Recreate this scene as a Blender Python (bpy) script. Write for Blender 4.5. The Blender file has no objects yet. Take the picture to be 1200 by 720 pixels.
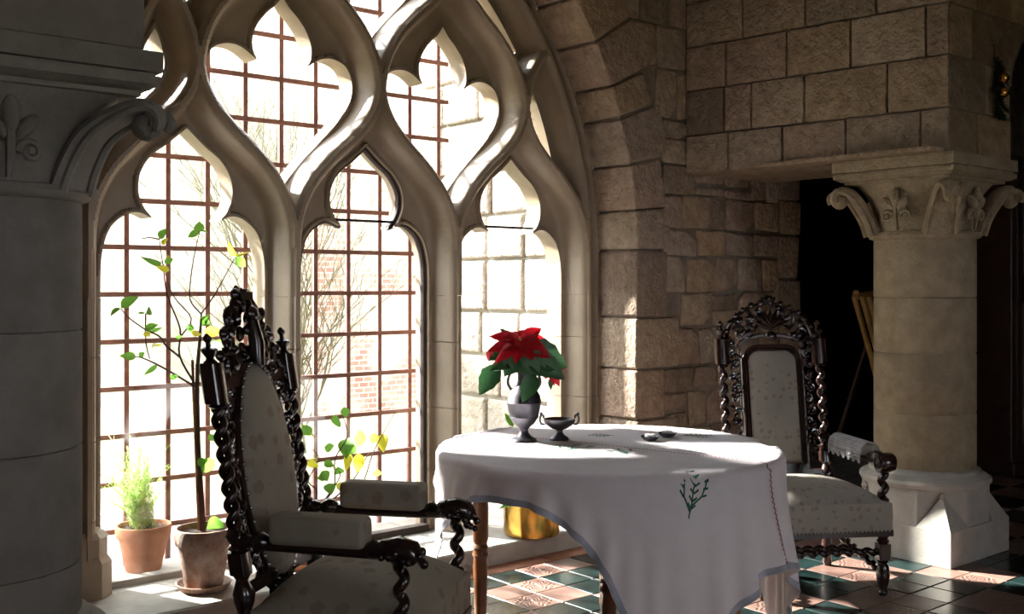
import bpy, bmesh, math, random
import numpy as np
from mathutils import Vector, Matrix, noise

random.seed(7)
SC = bpy.context.scene
COL = SC.collection
PI = math.pi
# ---------------------------------------------------------------- camera
# room axes: x along the window wall, -y into the room, window plane y = 0
TH = math.radians(50)
CS, SN = math.cos(TH), math.sin(TH)
FPX, HOR, CAMH = 1250.0, 335.0, 1.35
CX = 1.55 * SN - 4.53 * CS
CY = -(CS * 1.55 + SN * 4.53)
cam = bpy.data.cameras.new('camera')
camo = bpy.data.objects.new('camera', cam)
COL.objects.link(camo)
cam.sensor_width = 36.0
cam.lens = FPX / 1200 * 36
cam.shift_y = -(360 - HOR) / 1200
cam.clip_start = 0.02
camo.location = (CX, CY, CAMH)
camo.rotation_euler = (PI / 2, 0, -(PI / 2 - TH))
SC.camera = camo
# ---------------------------------------------------------------- light
world = bpy.data.worlds.new('world')
SC.world = world
world.use_nodes = True
bg = world.node_tree.nodes['Background']
bg.inputs[0].default_value = (0.93, 0.955, 1.0, 1)
bg.inputs[1].default_value = 7.0
sun = bpy.data.lights.new('sun', 'SUN')
suno = bpy.data.objects.new('sun', sun)
COL.objects.link(suno)
sun.energy = 24.0
sun.angle = math.radians(2.6)
sun.color = (1.0, 0.95, 0.88)
SUN_AZ, SUN_EL = math.radians(22.5), math.radians(31)
sd = Vector((math.sin(SUN_AZ) * math.cos(SUN_EL), -math.cos(SUN_AZ) * math.cos(SUN_EL), -math.sin(SUN_EL)))
suno.rotation_euler = sd.to_track_quat('-Z', 'Y').to_euler()
suno.location = (0, 8, 8)
vs = SC.view_settings
vs.view_transform = 'Standard'
vs.look = 'None'
vs.gamma = 1.0
vs.use_curve_mapping = False
vs.exposure = 1.2
try:
    SC.cycles.use_denoising = True
    SC.cycles.max_bounces = 10
    SC.cycles.diffuse_bounces = 6
    SC.cycles.transparent_max_bounces = 16
    SC.cycles.caustics_reflective = False
    SC.cycles.caustics_refractive = False
    SC.cycles.sample_clamp_indirect = 4.0
except Exception:
    pass

# ---------------------------------------------------------------- coordinates
def cw(X, Y, z=0.0):
    """camera-frame ground position (right, forward) to room position"""
    return Vector((CX + SN * X + CS * Y, CY - CS * X + SN * Y, z))
def at(px, py, Y):
    """pixel at a forward distance"""
    return cw((px - 600) / FPX * Y, Y, CAMH + (HOR - py) / FPX * Y)
def on_z(px, py, z):
    return at(px, py, FPX * (CAMH - z) / (py - HOR))
def on_y(px, py, y):
    """pixel on a plane parallel to the window"""
    a = (px - 600) / FPX
    Y = (y - CY) / (SN - CS * a)
    return at(px, py, Y)
def proj(p):
    d = Vector(p) - Vector((CX, CY, CAMH))
    X = d.x * SN - d.y * CS
    Y = d.x * CS + d.y * SN
    if Y < 0.1:
        return None
    return (600 + FPX * X / Y, HOR - FPX * d.z / Y, Y)
RV = Vector((SN, -CS, 0))
UP = Vector((0, 0, 1))
TC = Vector((-CS, -SN, 0))

# ---------------------------------------------------------------- materials
def new_mat(name):
    m = bpy.data.materials.new(name)
    m.use_nodes = True
    nt = m.node_tree
    b = nt.nodes['Principled BSDF']
    return m, nt, b
def N(nt, t, **kw):
    n = nt.nodes.new(t)
    for k, v in kw.items():
        setattr(n, k, v)
    return n
def mixc(nt, fac, a, b, mode='MIX'):
    n = N(nt, 'ShaderNodeMix', data_type='RGBA', blend_type=mode)
    for s, v in ((0, fac), (6, a), (7, b)):
        if isinstance(v, bpy.types.NodeSocket):
            nt.links.new(v, n.inputs[s])
        elif s == 0:
            n.inputs[0].default_value = v
        else:
            n.inputs[s].default_value = tuple(v) + (1,)
    return n.outputs[2]
def math_n(nt, op, a, b=None):
    n = N(nt, 'ShaderNodeMath', operation=op)
    for i, v in ((0, a), (1, b)):
        if v is None:
            continue
        if isinstance(v, bpy.types.NodeSocket):
            nt.links.new(v, n.inputs[i])
        else:
            n.inputs[i].default_value = v
    return n.outputs[0]
def noise_n(nt, scale, detail=4, coord='Object', rough=0.6):
    tc = N(nt, 'ShaderNodeTexCoord')
    nz = N(nt, 'ShaderNodeTexNoise')
    nz.inputs['Scale'].default_value = scale
    nz.inputs['Detail'].default_value = detail
    nz.inputs['Roughness'].default_value = rough
    nt.links.new(tc.outputs[coord], nz.inputs['Vector'])
    return nz.outputs['Fac']
def ramp(nt, fac, stops):
    r = N(nt, 'ShaderNodeValToRGB')
    e = r.color_ramp.elements
    while len(e) < len(stops):
        e.new(0.5)
    for i, (p, c) in enumerate(stops):
        e[i].position = p
        e[i].color = tuple(c) + (1,) if len(c) == 3 else c
    nt.links.new(fac, r.inputs[0])
    return r.outputs[0]
def mat(name, base, dark=None, rough=0.85, scale=6, bump=0.3, bscale=45, rand=0.0, spec=0.3, metal=0.0, dist=0.01, coat=0.0, rcols=None):
    m, nt, b = new_mat(name)
    dark = dark or tuple(c * 0.6 for c in base)
    col = ramp(nt, noise_n(nt, scale), [(0.32, dark), (0.68, base)])
    if rcols:
        oi = N(nt, 'ShaderNodeObjectInfo')
        rc = ramp(nt, oi.outputs['Random'], [(i / (len(rcols) - 1), c) for i, c in enumerate(rcols)])
        col = mixc(nt, 1.0, col, rc, 'MULTIPLY')
    elif rand:
        oi = N(nt, 'ShaderNodeObjectInfo')
        v = math_n(nt, 'MULTIPLY_ADD', oi.outputs['Random'], 2 * rand)
        v.node.inputs[2].default_value = 1 - rand
        hs = N(nt, 'ShaderNodeHueSaturation')
        nt.links.new(v, hs.inputs['Value'])
        nt.links.new(col, hs.inputs['Color'])
        col = hs.outputs[0]
    nt.links.new(col, b.inputs['Base Color'])
    b.inputs['Roughness'].default_value = rough
    b.inputs['Specular IOR Level'].default_value = spec
    b.inputs['Metallic'].default_value = metal
    b.inputs['Coat Weight'].default_value = coat
    if bump:
        bn = N(nt, 'ShaderNodeBump')
        bn.inputs['Strength'].default_value = bump
        bn.inputs['Distance'].default_value = dist
        nt.links.new(noise_n(nt, bscale, 6), bn.inputs['Height'])
        nt.links.new(bn.outputs[0], b.inputs['Normal'])
    return m
def leaf_mat(name, col, dark, trans=0.5, rough=0.45):
    m, nt, b = new_mat(name)
    out = nt.nodes['Material Output']
    c = ramp(nt, noise_n(nt, 14), [(0.3, dark), (0.7, col)])
    nt.links.new(c, b.inputs['Base Color'])
    b.inputs['Roughness'].default_value = rough
    t = N(nt, 'ShaderNodeBsdfTranslucent')
    nt.links.new(c, t.inputs[0])
    mx = N(nt, 'ShaderNodeMixShader')
    mx.inputs[0].default_value = trans
    nt.links.new(b.outputs[0], mx.inputs[1])
    nt.links.new(t.outputs[0], mx.inputs[2])
    nt.links.new(mx.outputs[0], out.inputs[0])
    return m
def fabric_mat(name, base, marks, scale=22, thr=0.23, bump=0.15, amount=0.7):
    m, nt, b = new_mat(name)
    c = ramp(nt, noise_n(nt, 5), [(0.3, tuple(x * 0.82 for x in base)), (0.7, base)])
    tc = N(nt, 'ShaderNodeTexCoord')
    nz = N(nt, 'ShaderNodeTexNoise')
    nz.inputs['Scale'].default_value = 60
    nt.links.new(tc.outputs['Object'], nz.inputs['Vector'])
    va = N(nt, 'ShaderNodeVectorMath', operation='MULTIPLY_ADD')
    va.inputs[1].default_value = (0.02, 0.02, 0.02)
    nt.links.new(nz.outputs['Color'], va.inputs[0])
    nt.links.new(tc.outputs['Object'], va.inputs[2])
    vo = N(nt, 'ShaderNodeTexVoronoi')
    vo.inputs['Scale'].default_value = scale
    vo.inputs['Randomness'].default_value = 0.55
    nt.links.new(va.outputs[0], vo.inputs['Vector'])
    f = ramp(nt, vo.outputs['Distance'], [(thr * 0.7, (amount,) * 3), (thr, (0, 0, 0))])
    mc = ramp(nt, noise_n(nt, 30), [(0.4, marks[0]), (0.6, marks[1])])
    nt.links.new(mixc(nt, f, c, mc), b.inputs['Base Color'])
    b.inputs['Roughness'].default_value = 0.9
    b.inputs['Specular IOR Level'].default_value = 0.15
    bn = N(nt, 'ShaderNodeBump')
    bn.inputs['Strength'].default_value = bump
    bn.inputs['Distance'].default_value = 0.003
    nt.links.new(noise_n(nt, 260, 2), bn.inputs['Height'])
    nt.links.new(bn.outputs[0], b.inputs['Normal'])
    return m
def rosette_mat(name, base, dark):
    """terracotta tile with a raised flower"""
    m, nt, b = new_mat(name)
    tc = N(nt, 'ShaderNodeTexCoord')
    mp = N(nt, 'ShaderNodeVectorMath', operation='SUBTRACT')
    mp.inputs[1].default_value = (0.5, 0.5, 0.5)
    nt.links.new(tc.outputs['Generated'], mp.inputs[0])
    sx = N(nt, 'ShaderNodeSeparateXYZ')
    nt.links.new(mp.outputs[0], sx.inputs[0])
    x, y = sx.outputs[0], sx.outputs[1]
    r = math_n(nt, 'SQRT', math_n(nt, 'ADD', math_n(nt, 'MULTIPLY', x, x), math_n(nt, 'MULTIPLY', y, y)))
    an = math_n(nt, 'ARCTAN2', y, x)
    pet = math_n(nt, 'MULTIPLY', math_n(nt, 'SINE', math_n(nt, 'MULTIPLY', an, 8.0)), 0.06)
    rr = math_n(nt, 'ADD', r, pet)
    w = math_n(nt, 'SINE', math_n(nt, 'MULTIPLY', rr, 44.0))
    inside = math_n(nt, 'LESS_THAN', r, 0.47)
    h = math_n(nt, 'MULTIPLY', w, inside)
    f = ramp(nt, h, [(0.35, (0, 0, 0)), (0.7, (1, 1, 1))])
    col = ramp(nt, noise_n(nt, 7), [(0.3, tuple(c * 0.75 for c in base)), (0.7, base)])
    nt.links.new(mixc(nt, math_n(nt, 'MULTIPLY', f, 0.75), col, dark), b.inputs['Base Color'])
    b.inputs['Roughness'].default_value = 0.35
    bn = N(nt, 'ShaderNodeBump')
    bn.inputs['Strength'].default_value = 0.6
    bn.inputs['Distance'].default_value = 0.003
    nt.links.new(h, bn.inputs['Height'])
    nt.links.new(bn.outputs[0], b.inputs['Normal'])
    return m
def glass_mat(name):
    m, nt, b = new_mat(name)
    nt.nodes.remove(b)
    out = nt.nodes['Material Output']
    tr = N(nt, 'ShaderNodeBsdfTransparent')
    tr.inputs[0].default_value = (0.97, 0.985, 0.98, 1)
    gl = N(nt, 'ShaderNodeBsdfGlossy')
    gl.inputs['Roughness'].default_value = 0.03
    mx = N(nt, 'ShaderNodeMixShader')
    mx.inputs[0].default_value = 0.05
    nt.links.new(tr.outputs[0], mx.inputs[1])
    nt.links.new(gl.outputs[0], mx.inputs[2])
    nt.links.new(mx.outputs[0], out.inputs[0])
    return m

STONE_R = [(0.62, 0.60, 0.58), (1.0, 0.95, 0.88), (0.82, 0.81, 0.82), (1.05, 0.90, 0.70), (0.56, 0.52, 0.50), (0.98, 0.88, 0.85), (0.86, 0.78, 0.66), (1.05, 1.02, 0.98)]
M = {}
M['tracery'] = mat('tracery_limestone', (0.34, 0.265, 0.19), (0.235, 0.18, 0.125), 0.42, 4, 0.22, 60, spec=0.45, dist=0.004)
M['ashlar'] = mat('ashlar_sandstone', (0.58, 0.475, 0.38), (0.39, 0.31, 0.24), 0.9, 14, 1.0, 30, dist=0.05, rcols=STONE_R)
M['rubble'] = mat('rubble_stone', (0.54, 0.44, 0.355), (0.36, 0.285, 0.225), 0.92, 14, 1.0, 30, dist=0.04, rcols=STONE_R)
M['mortar'] = mat('lime_mortar', (0.27, 0.22, 0.18), None, 0.95, 10, 0.6, 50)
M['column'] = mat('column_limestone', (0.48, 0.385, 0.26), (0.35, 0.275, 0.18), 0.85, 12, 0.9, 60, rand=0.06, dist=0.02)
M['column_base'] = mat('pale_base_stone', (0.50, 0.47, 0.42), (0.38, 0.36, 0.33), 0.85, 10, 0.35, 60, dist=0.005)
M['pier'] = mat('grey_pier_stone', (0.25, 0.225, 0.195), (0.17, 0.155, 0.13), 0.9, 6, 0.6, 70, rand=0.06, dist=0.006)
M['sill'] = mat('ledge_stone', (0.42, 0.39, 0.35), (0.30, 0.28, 0.25), 0.75, 5, 0.35, 40)
M['plaster'] = mat('limewashed_plaster', (0.38, 0.33, 0.28), None, 0.95, 3, 0.3, 25)
M['shade_black'] = mat('shade_black_plaster', (0.006, 0.0055, 0.0055), None, 0.95, 3, 0.3, 25, spec=0.03)  # shade of the far room and lobby put into a near-black colour
M['iron'] = mat('rusted_iron', (0.26, 0.13, 0.11), (0.16, 0.08, 0.07), 0.75, 20, 0.4, 90, dist=0.003)
M['casement'] = mat('dark_casement_metal', (0.06, 0.04, 0.035), None, 0.6, 20, 0.2, 90)
M['blackiron'] = mat('dark_iron', (0.03, 0.028, 0.03), None, 0.5, 20, 0.2, 90)
M['glass'] = glass_mat('window_glass')
M['darkwood'] = mat('dark_carved_oak', (0.030, 0.011, 0.008), (0.012, 0.005, 0.004), 0.24, 18, 0.15, 120, spec=0.55, dist=0.002, coat=0.3)
M['tablewood'] = mat('turned_walnut', (0.20, 0.075, 0.025), (0.10, 0.035, 0.012), 0.32, 14, 0.12, 120, spec=0.5, dist=0.002, coat=0.2)
M['cabinet'] = mat('wardrobe_oak', (0.055, 0.024, 0.014), (0.03, 0.012, 0.008), 0.4, 12, 0.2, 80, spec=0.4)
M['cloth'] = leaf_mat('linen', (0.80, 0.755, 0.79), (0.75, 0.70, 0.73), 0.22, 0.95)
M['hem'] = mat('linen_hem', (0.50, 0.50, 0.58), None, 0.9, 8, 0.1, 300, spec=0.1)
M['redthread'] = mat('red_thread', (0.36, 0.03, 0.05), None, 0.8, 30, 0, 60)
M['greenthread'] = mat('green_thread', (0.03, 0.15, 0.085), (0.02, 0.08, 0.05), 0.7, 40, 0, 60)
M['fab_arch'] = fabric_mat('pale_floral_tapestry', (0.40, 0.365, 0.315), [(0.20, 0.17, 0.18), (0.27, 0.15, 0.13)], 26, 0.31, amount=0.6)
M['fab_oval'] = fabric_mat('faded_floral_tapestry', (0.31, 0.27, 0.21), [(0.22, 0.13, 0.11), (0.22, 0.165, 0.12)], 14, 0.36, amount=0.7)
M['lace'] = mat('crochet_lace', (0.78, 0.78, 0.82), None, 0.9, 20, 0, 60)
M['pewter'] = mat('pewter', (0.15, 0.145, 0.16), (0.09, 0.085, 0.10), 0.42, 8, 0.08, 60, metal=1.0, dist=0.003)
M['brass'] = mat('polished_brass', (0.78, 0.50, 0.13), (0.55, 0.32, 0.07), 0.22, 6, 0.12, 26, metal=1.0, dist=0.004)
M['gilt'] = mat('gilded_wood', (0.42, 0.24, 0.07), (0.22, 0.12, 0.035), 0.45, 12, 0.2, 60, metal=0.3)
M['terra'] = mat('terracotta', (0.50, 0.22, 0.12), (0.38, 0.16, 0.09), 0.85, 9, 0.3, 60)
M['oldterra'] = mat('weathered_terracotta', (0.42, 0.32, 0.26), (0.22, 0.11, 0.075), 0.9, 14, 0.4, 60)
M['soil'] = mat('potting_soil', (0.07, 0.045, 0.03), None, 0.95, 40, 0.8, 120)
M['bark'] = mat('thin_bark', (0.10, 0.06, 0.04), None, 0.9, 30, 0.3, 120)
M['leaf'] = leaf_mat('green_leaf', (0.20, 0.42, 0.06), (0.10, 0.28, 0.04), 0.55)
M['leaf_yellow'] = leaf_mat('yellow_leaf', (0.75, 0.66, 0.06), (0.50, 0.55, 0.05), 0.6)
M['leaf_dark'] = leaf_mat('dark_green_leaf', (0.035, 0.11, 0.035), (0.015, 0.055, 0.02), 0.22, 0.4)
M['bract'] = leaf_mat('red_bract', (0.62, 0.010, 0.022), (0.40, 0.004, 0.012), 0.3, 0.4)
M['fern'] = leaf_mat('feathery_green', (0.60, 0.72, 0.36), (0.50, 0.64, 0.26), 0.8)
M['green_tile'] = mat('green_glazed_tile', (0.010, 0.022, 0.021), (0.006, 0.014, 0.0135), 0.22, 8, 0.10, 30, rand=0.25, spec=0.6, dist=0.003)
M['terra_tile'] = mat('terracotta_tile', (0.215, 0.13, 0.105), (0.14, 0.08, 0.065), 0.35, 8, 0.12, 40, rand=0.18, spec=0.5, dist=0.003)
M['rosette'] = rosette_mat('rosette_tile', (0.24, 0.145, 0.115), (0.075, 0.03, 0.027))
M['grout'] = mat('pale_grout', (0.46, 0.44, 0.42), None, 0.9, 12, 0.2, 60)
M['border'] = mat('terracotta_border', (0.34, 0.15, 0.09), None, 0.55, 8, 0.15, 40)
M['court_wall'] = mat('pale_court_wall', (0.42, 0.385, 0.33), (0.27, 0.25, 0.20), 0.95, 1.8, 0.5, 12)
M['court_stone'] = mat('sunlit_stone', (0.44, 0.40, 0.34), (0.30, 0.265, 0.215), 0.95, 7, 1.0, 16, dist=0.06, rcols=[(0.85, 0.85, 0.85), (1.0, 0.97, 0.92), (1.05, 1.0, 1.0), (0.92, 0.86, 0.8)])
M['lawn'] = mat('winter_lawn', (0.36, 0.35, 0.19), (0.28, 0.25, 0.15), 0.95, 5, 0.5, 60)
M['twig'] = mat('pale_twigs', (0.13, 0.115, 0.07), (0.08, 0.08, 0.04), 0.9, 8, 0, 60)
M['fir'] = mat('fir_needles', (0.015, 0.035, 0.015), None, 0.7, 30, 0, 60)
M['gold'] = mat('gold_bauble', (0.9, 0.50, 0.10), (0.85, 0.45, 0.1), 0.15, 5, 0, 60, metal=1.0)
M['waxwhite'] = mat('white_wax', (0.8, 0.78, 0.78), (0.7, 0.68, 0.7), 0.4, 12, 0, 60)
def brick_mat():
    m, nt, b = new_mat('old_brick')
    tc = N(nt, 'ShaderNodeTexCoord')
    sp = N(nt, 'ShaderNodeSeparateXYZ')
    nt.links.new(tc.outputs['Object'], sp.inputs[0])
    cb = N(nt, 'ShaderNodeCombineXYZ')
    nt.links.new(sp.outputs[0], cb.inputs[0])
    nt.links.new(sp.outputs[2], cb.inputs[1])
    bt = N(nt, 'ShaderNodeTexBrick')
    bt.inputs['Scale'].default_value = 4.2
    bt.inputs['Color1'].default_value = (0.26, 0.10, 0.08, 1)
    bt.inputs['Color2'].default_value = (0.36, 0.17, 0.13, 1)
    bt.inputs['Mortar'].default_value = (0.45, 0.38, 0.33, 1)
    bt.inputs['Mortar Size'].default_value = 0.03
    nt.links.new(cb.outputs[0], bt.inputs['Vector'])
    f = ramp(nt, noise_n(nt, 1.6), [(0.38, (0, 0, 0)), (0.55, (1, 1, 1))])
    nt.links.new(mixc(nt, math_n(nt, 'MULTIPLY', f, 0.65), bt.outputs['Color'], (0.50, 0.46, 0.40)), b.inputs['Base Color'])
    b.inputs['Roughness'].default_value = 0.95
    return m
M['brick'] = brick_mat()

# ---------------------------------------------------------------- mesh helpers
class MB:
    def __init__(s):
        s.v, s.f = [], []
    def add(s, vs, fs):
        o = len(s.v)
        s.v += [tuple(v) for v in vs]
        s.f += [tuple(i + o for i in f) for f in fs]
        return s
    def box(s, x0, x1, y0, y1, z0, z1):
        return s.hexa([(x0, y0), (x1, y0), (x1, y1), (x0, y1)], z0, z1)
    def hexa(s, poly, z0, z1, poly2=None):
        n = len(poly)
        poly2 = poly2 or poly
        vs = [(p[0], p[1], z0) for p in poly] + [(p[0], p[1], z1) for p in poly2]
        fs = [tuple(reversed(range(n))), tuple(range(n, 2 * n))]
        fs += [(i, (i + 1) % n, n + (i + 1) % n, n + i) for i in range(n)]
        return s.add(vs, fs)
    def lathe(s, prof, seg=20, c=(0, 0, 0), mtx=None, sx=1.0, sy=1.0):
        vs, fs = [], []
        for r, z in prof:
            for k in range(seg):
                a = 2 * PI * k / seg
                p = Vector((r * math.cos(a) * sx, r * math.sin(a) * sy, z))
                p = (mtx @ p) if mtx else p
                vs.append((p.x + c[0], p.y + c[1], p.z + c[2]))
        for i in range(len(prof) - 1):
            for k in range(seg):
                k2 = (k + 1) % seg
                fs.append((i * seg + k, i * seg + k2, (i + 1) * seg + k2, (i + 1) * seg + k))
        fs.append(tuple(reversed(range(seg))))
        fs.append(tuple(range((len(prof) - 1) * seg, len(prof) * seg)))
        return s.add(vs, fs)
    def tube(s, pts, rad, seg=8, flat=1.0, fdir=None):
        pts = [Vector(p) for p in pts]
        n = len(pts)
        if not hasattr(rad, '__len__'):
            rad = [rad] * n
        vs, fs = [], []
        ref = Vector(fdir) if fdir else None
        prev = None
        for i in range(n):
            t = (pts[min(i + 1, n - 1)] - pts[max(i - 1, 0)])
            if t.length < 1e-9:
                t = Vector((0, 0, 1))
            t.normalize()
            if ref:
                b = t.cross(ref)
                if b.length < 1e-4:
                    b = t.orthogonal()
                b.normalize()
                a = b.cross(t).normalized()
            else:
                if prev is None:
                    b = t.orthogonal().normalized()
                else:
                    b = prev - t * prev.dot(t)
                    b = b.normalized() if b.length > 1e-6 else t.orthogonal().normalized()
                prev = b
                a = b.cross(t).normalized()
            for k in range(seg):
                q = 2 * PI * k / seg
                vs.append(pts[i] + b * (math.cos(q) * rad[i]) + a * (math.sin(q) * rad[i] * flat))
        for i in range(n - 1):
            for k in range(seg):
                k2 = (k + 1) % seg
                fs.append((i * seg + k, i * seg + k2, (i + 1) * seg + k2, (i + 1) * seg + k))
        fs.append(tuple(reversed(range(seg))))
        fs.append(tuple(range((n - 1) * seg, n * seg)))
        return s.add(vs, fs)
    def blob(s, c, rx, ry=None, rz=None, mtx=None, seg=8, rings=5):
        ry = ry or rx
        rz = rz or rx
        vs, fs = [], []
        for i in range(rings + 1):
            th = PI * i / rings
            for k in range(seg):
                ph = 2 * PI * k / seg
                p = Vector((rx * math.sin(th) * math.cos(ph), ry * math.sin(th) * math.sin(ph), rz * math.cos(th)))
                if mtx:
                    p = mtx @ p
                vs.append(p + Vector(c))
        for i in range(rings):
            for k in range(seg):
                k2 = (k + 1) % seg
                fs.append((i * seg + k, (i + 1) * seg + k, (i + 1) * seg + k2, i * seg + k2))
        return s.add(vs, fs)
    def twist(s, p0, p1, r, amp, turns, seg=9, steps=12, starts=1):
        p0, p1 = Vector(p0), Vector(p1)
        ax = (p1 - p0).normalized()
        b = ax.orthogonal().normalized()
        a = ax.cross(b)
        n = max(8, int(turns * steps))
        for st in range(starts):
            pts = []
            for i in range(n + 1):
                t = i / n
                q = 2 * PI * turns * t + 2 * PI * st / starts
                pts.append(p0.lerp(p1, t) + b * (amp * math.cos(q)) + a * (amp * math.sin(q)))
            s.tube(pts, r, seg)
        return s
    def spiral(s, c, u, v, r0, turns, rad, a0=0, seg=6, steps=14, sign=1, rend=0.12):
        c, u, v = Vector(c), Vector(u), Vector(v)
        n = int(turns * steps)
        pts, rr = [], []
        for i in range(n + 1):
            t = i / n
            r = r0 * (1 - t * (1 - rend))
            q = a0 + sign * 2 * PI * turns * t
            pts.append(c + u * (r * math.cos(q)) + v * (r * math.sin(q)))
            rr.append(rad * (1 - 0.45 * t))
        s.tube(pts, rr, seg)
        s.blob(pts[-1], rad * 1.25, seg=6, rings=4)
        return s
    def xf(s, mtx):
        s.v = [tuple(mtx @ Vector(v)) for v in s.v]
        return s
    def mesh(s, name, smooth=False, bevel=0.0, bseg=1, angle=35):
        me = bpy.data.meshes.new(name)
        me.from_pydata(s.v, [], s.f)
        if bevel:
            bm = bmesh.new()
            bm.from_mesh(me)
            bmesh.ops.bevel(bm, geom=[e for e in bm.edges if len(e.link_faces) == 2 and e.calc_face_angle(0) > 0.6], offset=bevel, segments=bseg, profile=0.6, affect='EDGES')
            bm.to_mesh(me)
            bm.free()
        me.update()
        if smooth:
            try:
                me.shade_smooth()
                me.set_sharp_from_angle(angle=math.radians(angle))
            except Exception:
                for p in me.polygons:
                    p.use_smooth = True
        return me
    def build(s, name, m, parent=None, smooth=True, bevel=0.0, bseg=1, angle=40):
        return obj(name, s.mesh(name, smooth, bevel, bseg, angle), m, parent)

def obj(name, me, m, parent=None):
    if m is not None and not me.materials:
        me.materials.append(M[m] if isinstance(m, str) else m)
    o = bpy.data.objects.new(name, me)
    COL.objects.link(o)
    if parent:
        o.parent = parent
    return o
def empty(name, loc=(0, 0, 0), rz=0.0):
    o = bpy.data.objects.new(name, None)
    COL.objects.link(o)
    o.location = loc
    o.rotation_euler = (0, 0, rz)
    return o
def tag(o, label, cat, group=None):
    o['label'] = label
    o['category'] = cat
    if group:
        o['group'] = group
    return o
def struct(o, label=None):
    o['kind'] = 'structure'
    if label:
        o['label'] = label
    return o
def spline(pts, n=8):
    """Catmull-Rom through points (any dimension)"""
    P = [np.array(p, float) for p in pts]
    P = [2 * P[0] - P[1]] + P + [2 * P[-1] - P[-2]]
    out = []
    for i in range(1, len(P) - 2):
        a, b, c, d = P[i - 1], P[i], P[i + 1], P[i + 2]
        for k in range(n):
            t = k / n
            out.append(0.5 * ((2 * b) + (c - a) * t + (2 * a - 5 * b + 4 * c - d) * t * t + (3 * b - a - 3 * c + d) * t ** 3))
    out.append(P[-2])
    return out
# ================================================================ THE SETTING
WC, AR, AZ0 = 1.11, 2.05, 1.55
LIGHTS = (0.185, 1.11, 2.035)
WR, WL, WN = 1.45, 1.53, 1.3875
YF = -0.42                                    # room face of the window wall
ZC = 4.2                                      # ceiling height
def half_w(z, w0):
    return w0 if z <= AZ0 else math.sqrt(max(AR * AR - (z - AZ0) ** 2, 0)) - (AR - w0)

# ---- floor: glazed and terracotta tiles in two-by-two blocks
floor = MB().box(-4.2, 9.2, -7.2, 1.9, -0.04, -0.006).build('floor', 'grout', smooth=False)
struct(floor, 'tiled floor of green glazed and terracotta rosette blocks')
TS = 0.1775
OX, OY = 2.255, -1.83                          # centre of one green block
def tile_mesh(name, gap, m):
    h = TS / 2 - gap / 2
    b = MB().hexa([(-h, -h), (h, -h), (h, h), (-h, h)], -0.006, -0.001, None)
    me = b.mesh(name, False, 0.002)
    me.materials.append(M[m])
    return me
t_green, t_terra, t_rose = tile_mesh('tile_green', 0.009, 'green_tile'), tile_mesh('tile_terra', 0.0035, 'terra_tile'), tile_mesh('tile_rosette', 0.0035, 'rosette')
cand = []
for i in range(-34, 40):
    for j in range(-29, 8):
        x, y = OX + (i + 0.5) * TS, OY + (j + 0.5) * TS
        if y > -0.585 + 0.03 or y < -6.9 or x < -3.9 or x > 8.9:
            continue
        bi, bj = i // 2, j // 2
        green = (bi + bj) % 2 == 0
        if (i // 2 == -99):
            continue
        rose = (not green) and (i % 2 + j % 2) % 2 == 0
        p = proj((x, y, 0))
        vis = p is not None and 0 < p[0] < 1215 and p[1] < 735 and p[2] < 9
        cand.append((0 if vis else 1, p[2] if p else 99, x, y, green, rose))
cand.sort(key=lambda c: (c[0], c[1]))
rest = {'t': MB(), 'g': MB()}
for k, (v, d, x, y, green, rose) in enumerate(cand):
    if k < 290 and v == 0:
        o = obj('tile', t_green if green else (t_rose if rose else t_terra), None, floor)
        o.location = (x, y, random.uniform(-0.0008, 0.0008))
        o.rotation_euler = (random.uniform(-0.004, 0.004), random.uniform(-0.004, 0.004), 0)
    else:
        h = TS / 2 - 0.003
        rest['g' if green else 't'].box(x - h, x + h, y - h, y + h, -0.0065, -0.001)
for k, m in (('g', 'green_tile'), ('t', 'terra_tile')):
    o = rest[k].build('tile_field', m, floor, smooth=False)
    o['kind'] = 'stuff'
for i in range(20):                            # plain terracotta border along the ledge
    x = -0.9 + i * 0.36
    MB().box(x - 0.177, x + 0.177, -0.583, -0.463, -0.006, -0.001).build('border_tile', 'border', floor, smooth=False, bevel=0.002)

# ---- outer shell
struct(MB().box(-4.2, 9.2, -7.2, 0.2, ZC, ZC + 0.2).build('ceiling', 'plaster', smooth=False), 'plain limewashed ceiling above the arches')
struct(MB().box(-4.2, -4.0, -7.2, 0.2, -0.04, ZC).build('wall_left', 'plaster', smooth=False), 'plain plastered side wall')
struct(MB().box(9.0, 9.2, -7.2, 1.9, -0.04, ZC).build('wall_right', 'shade_black', smooth=False), 'end wall of the far room, coloured near black for shade')
bw = MB()
xs = [-4.0, -2.6, -1.7, 0.9, 1.8, 9.0]
for a, b in zip(xs[:-1], xs[1:]):
    if (a, b) in ((-2.6, -1.7), (0.9, 1.8)):
        bw.box(a, b, -7.2, -7.0, -0.04, 1.2).box(a, b, -7.2, -7.0, 2.1, ZC)  # openings behind the camera, added to let in fill light
    else:
        bw.box(a, b, -7.2, -7.0, -0.04, ZC)
struct(bw.build('wall_back', 'plaster', smooth=False), 'plastered wall with two unseen openings added for fill light')

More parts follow.
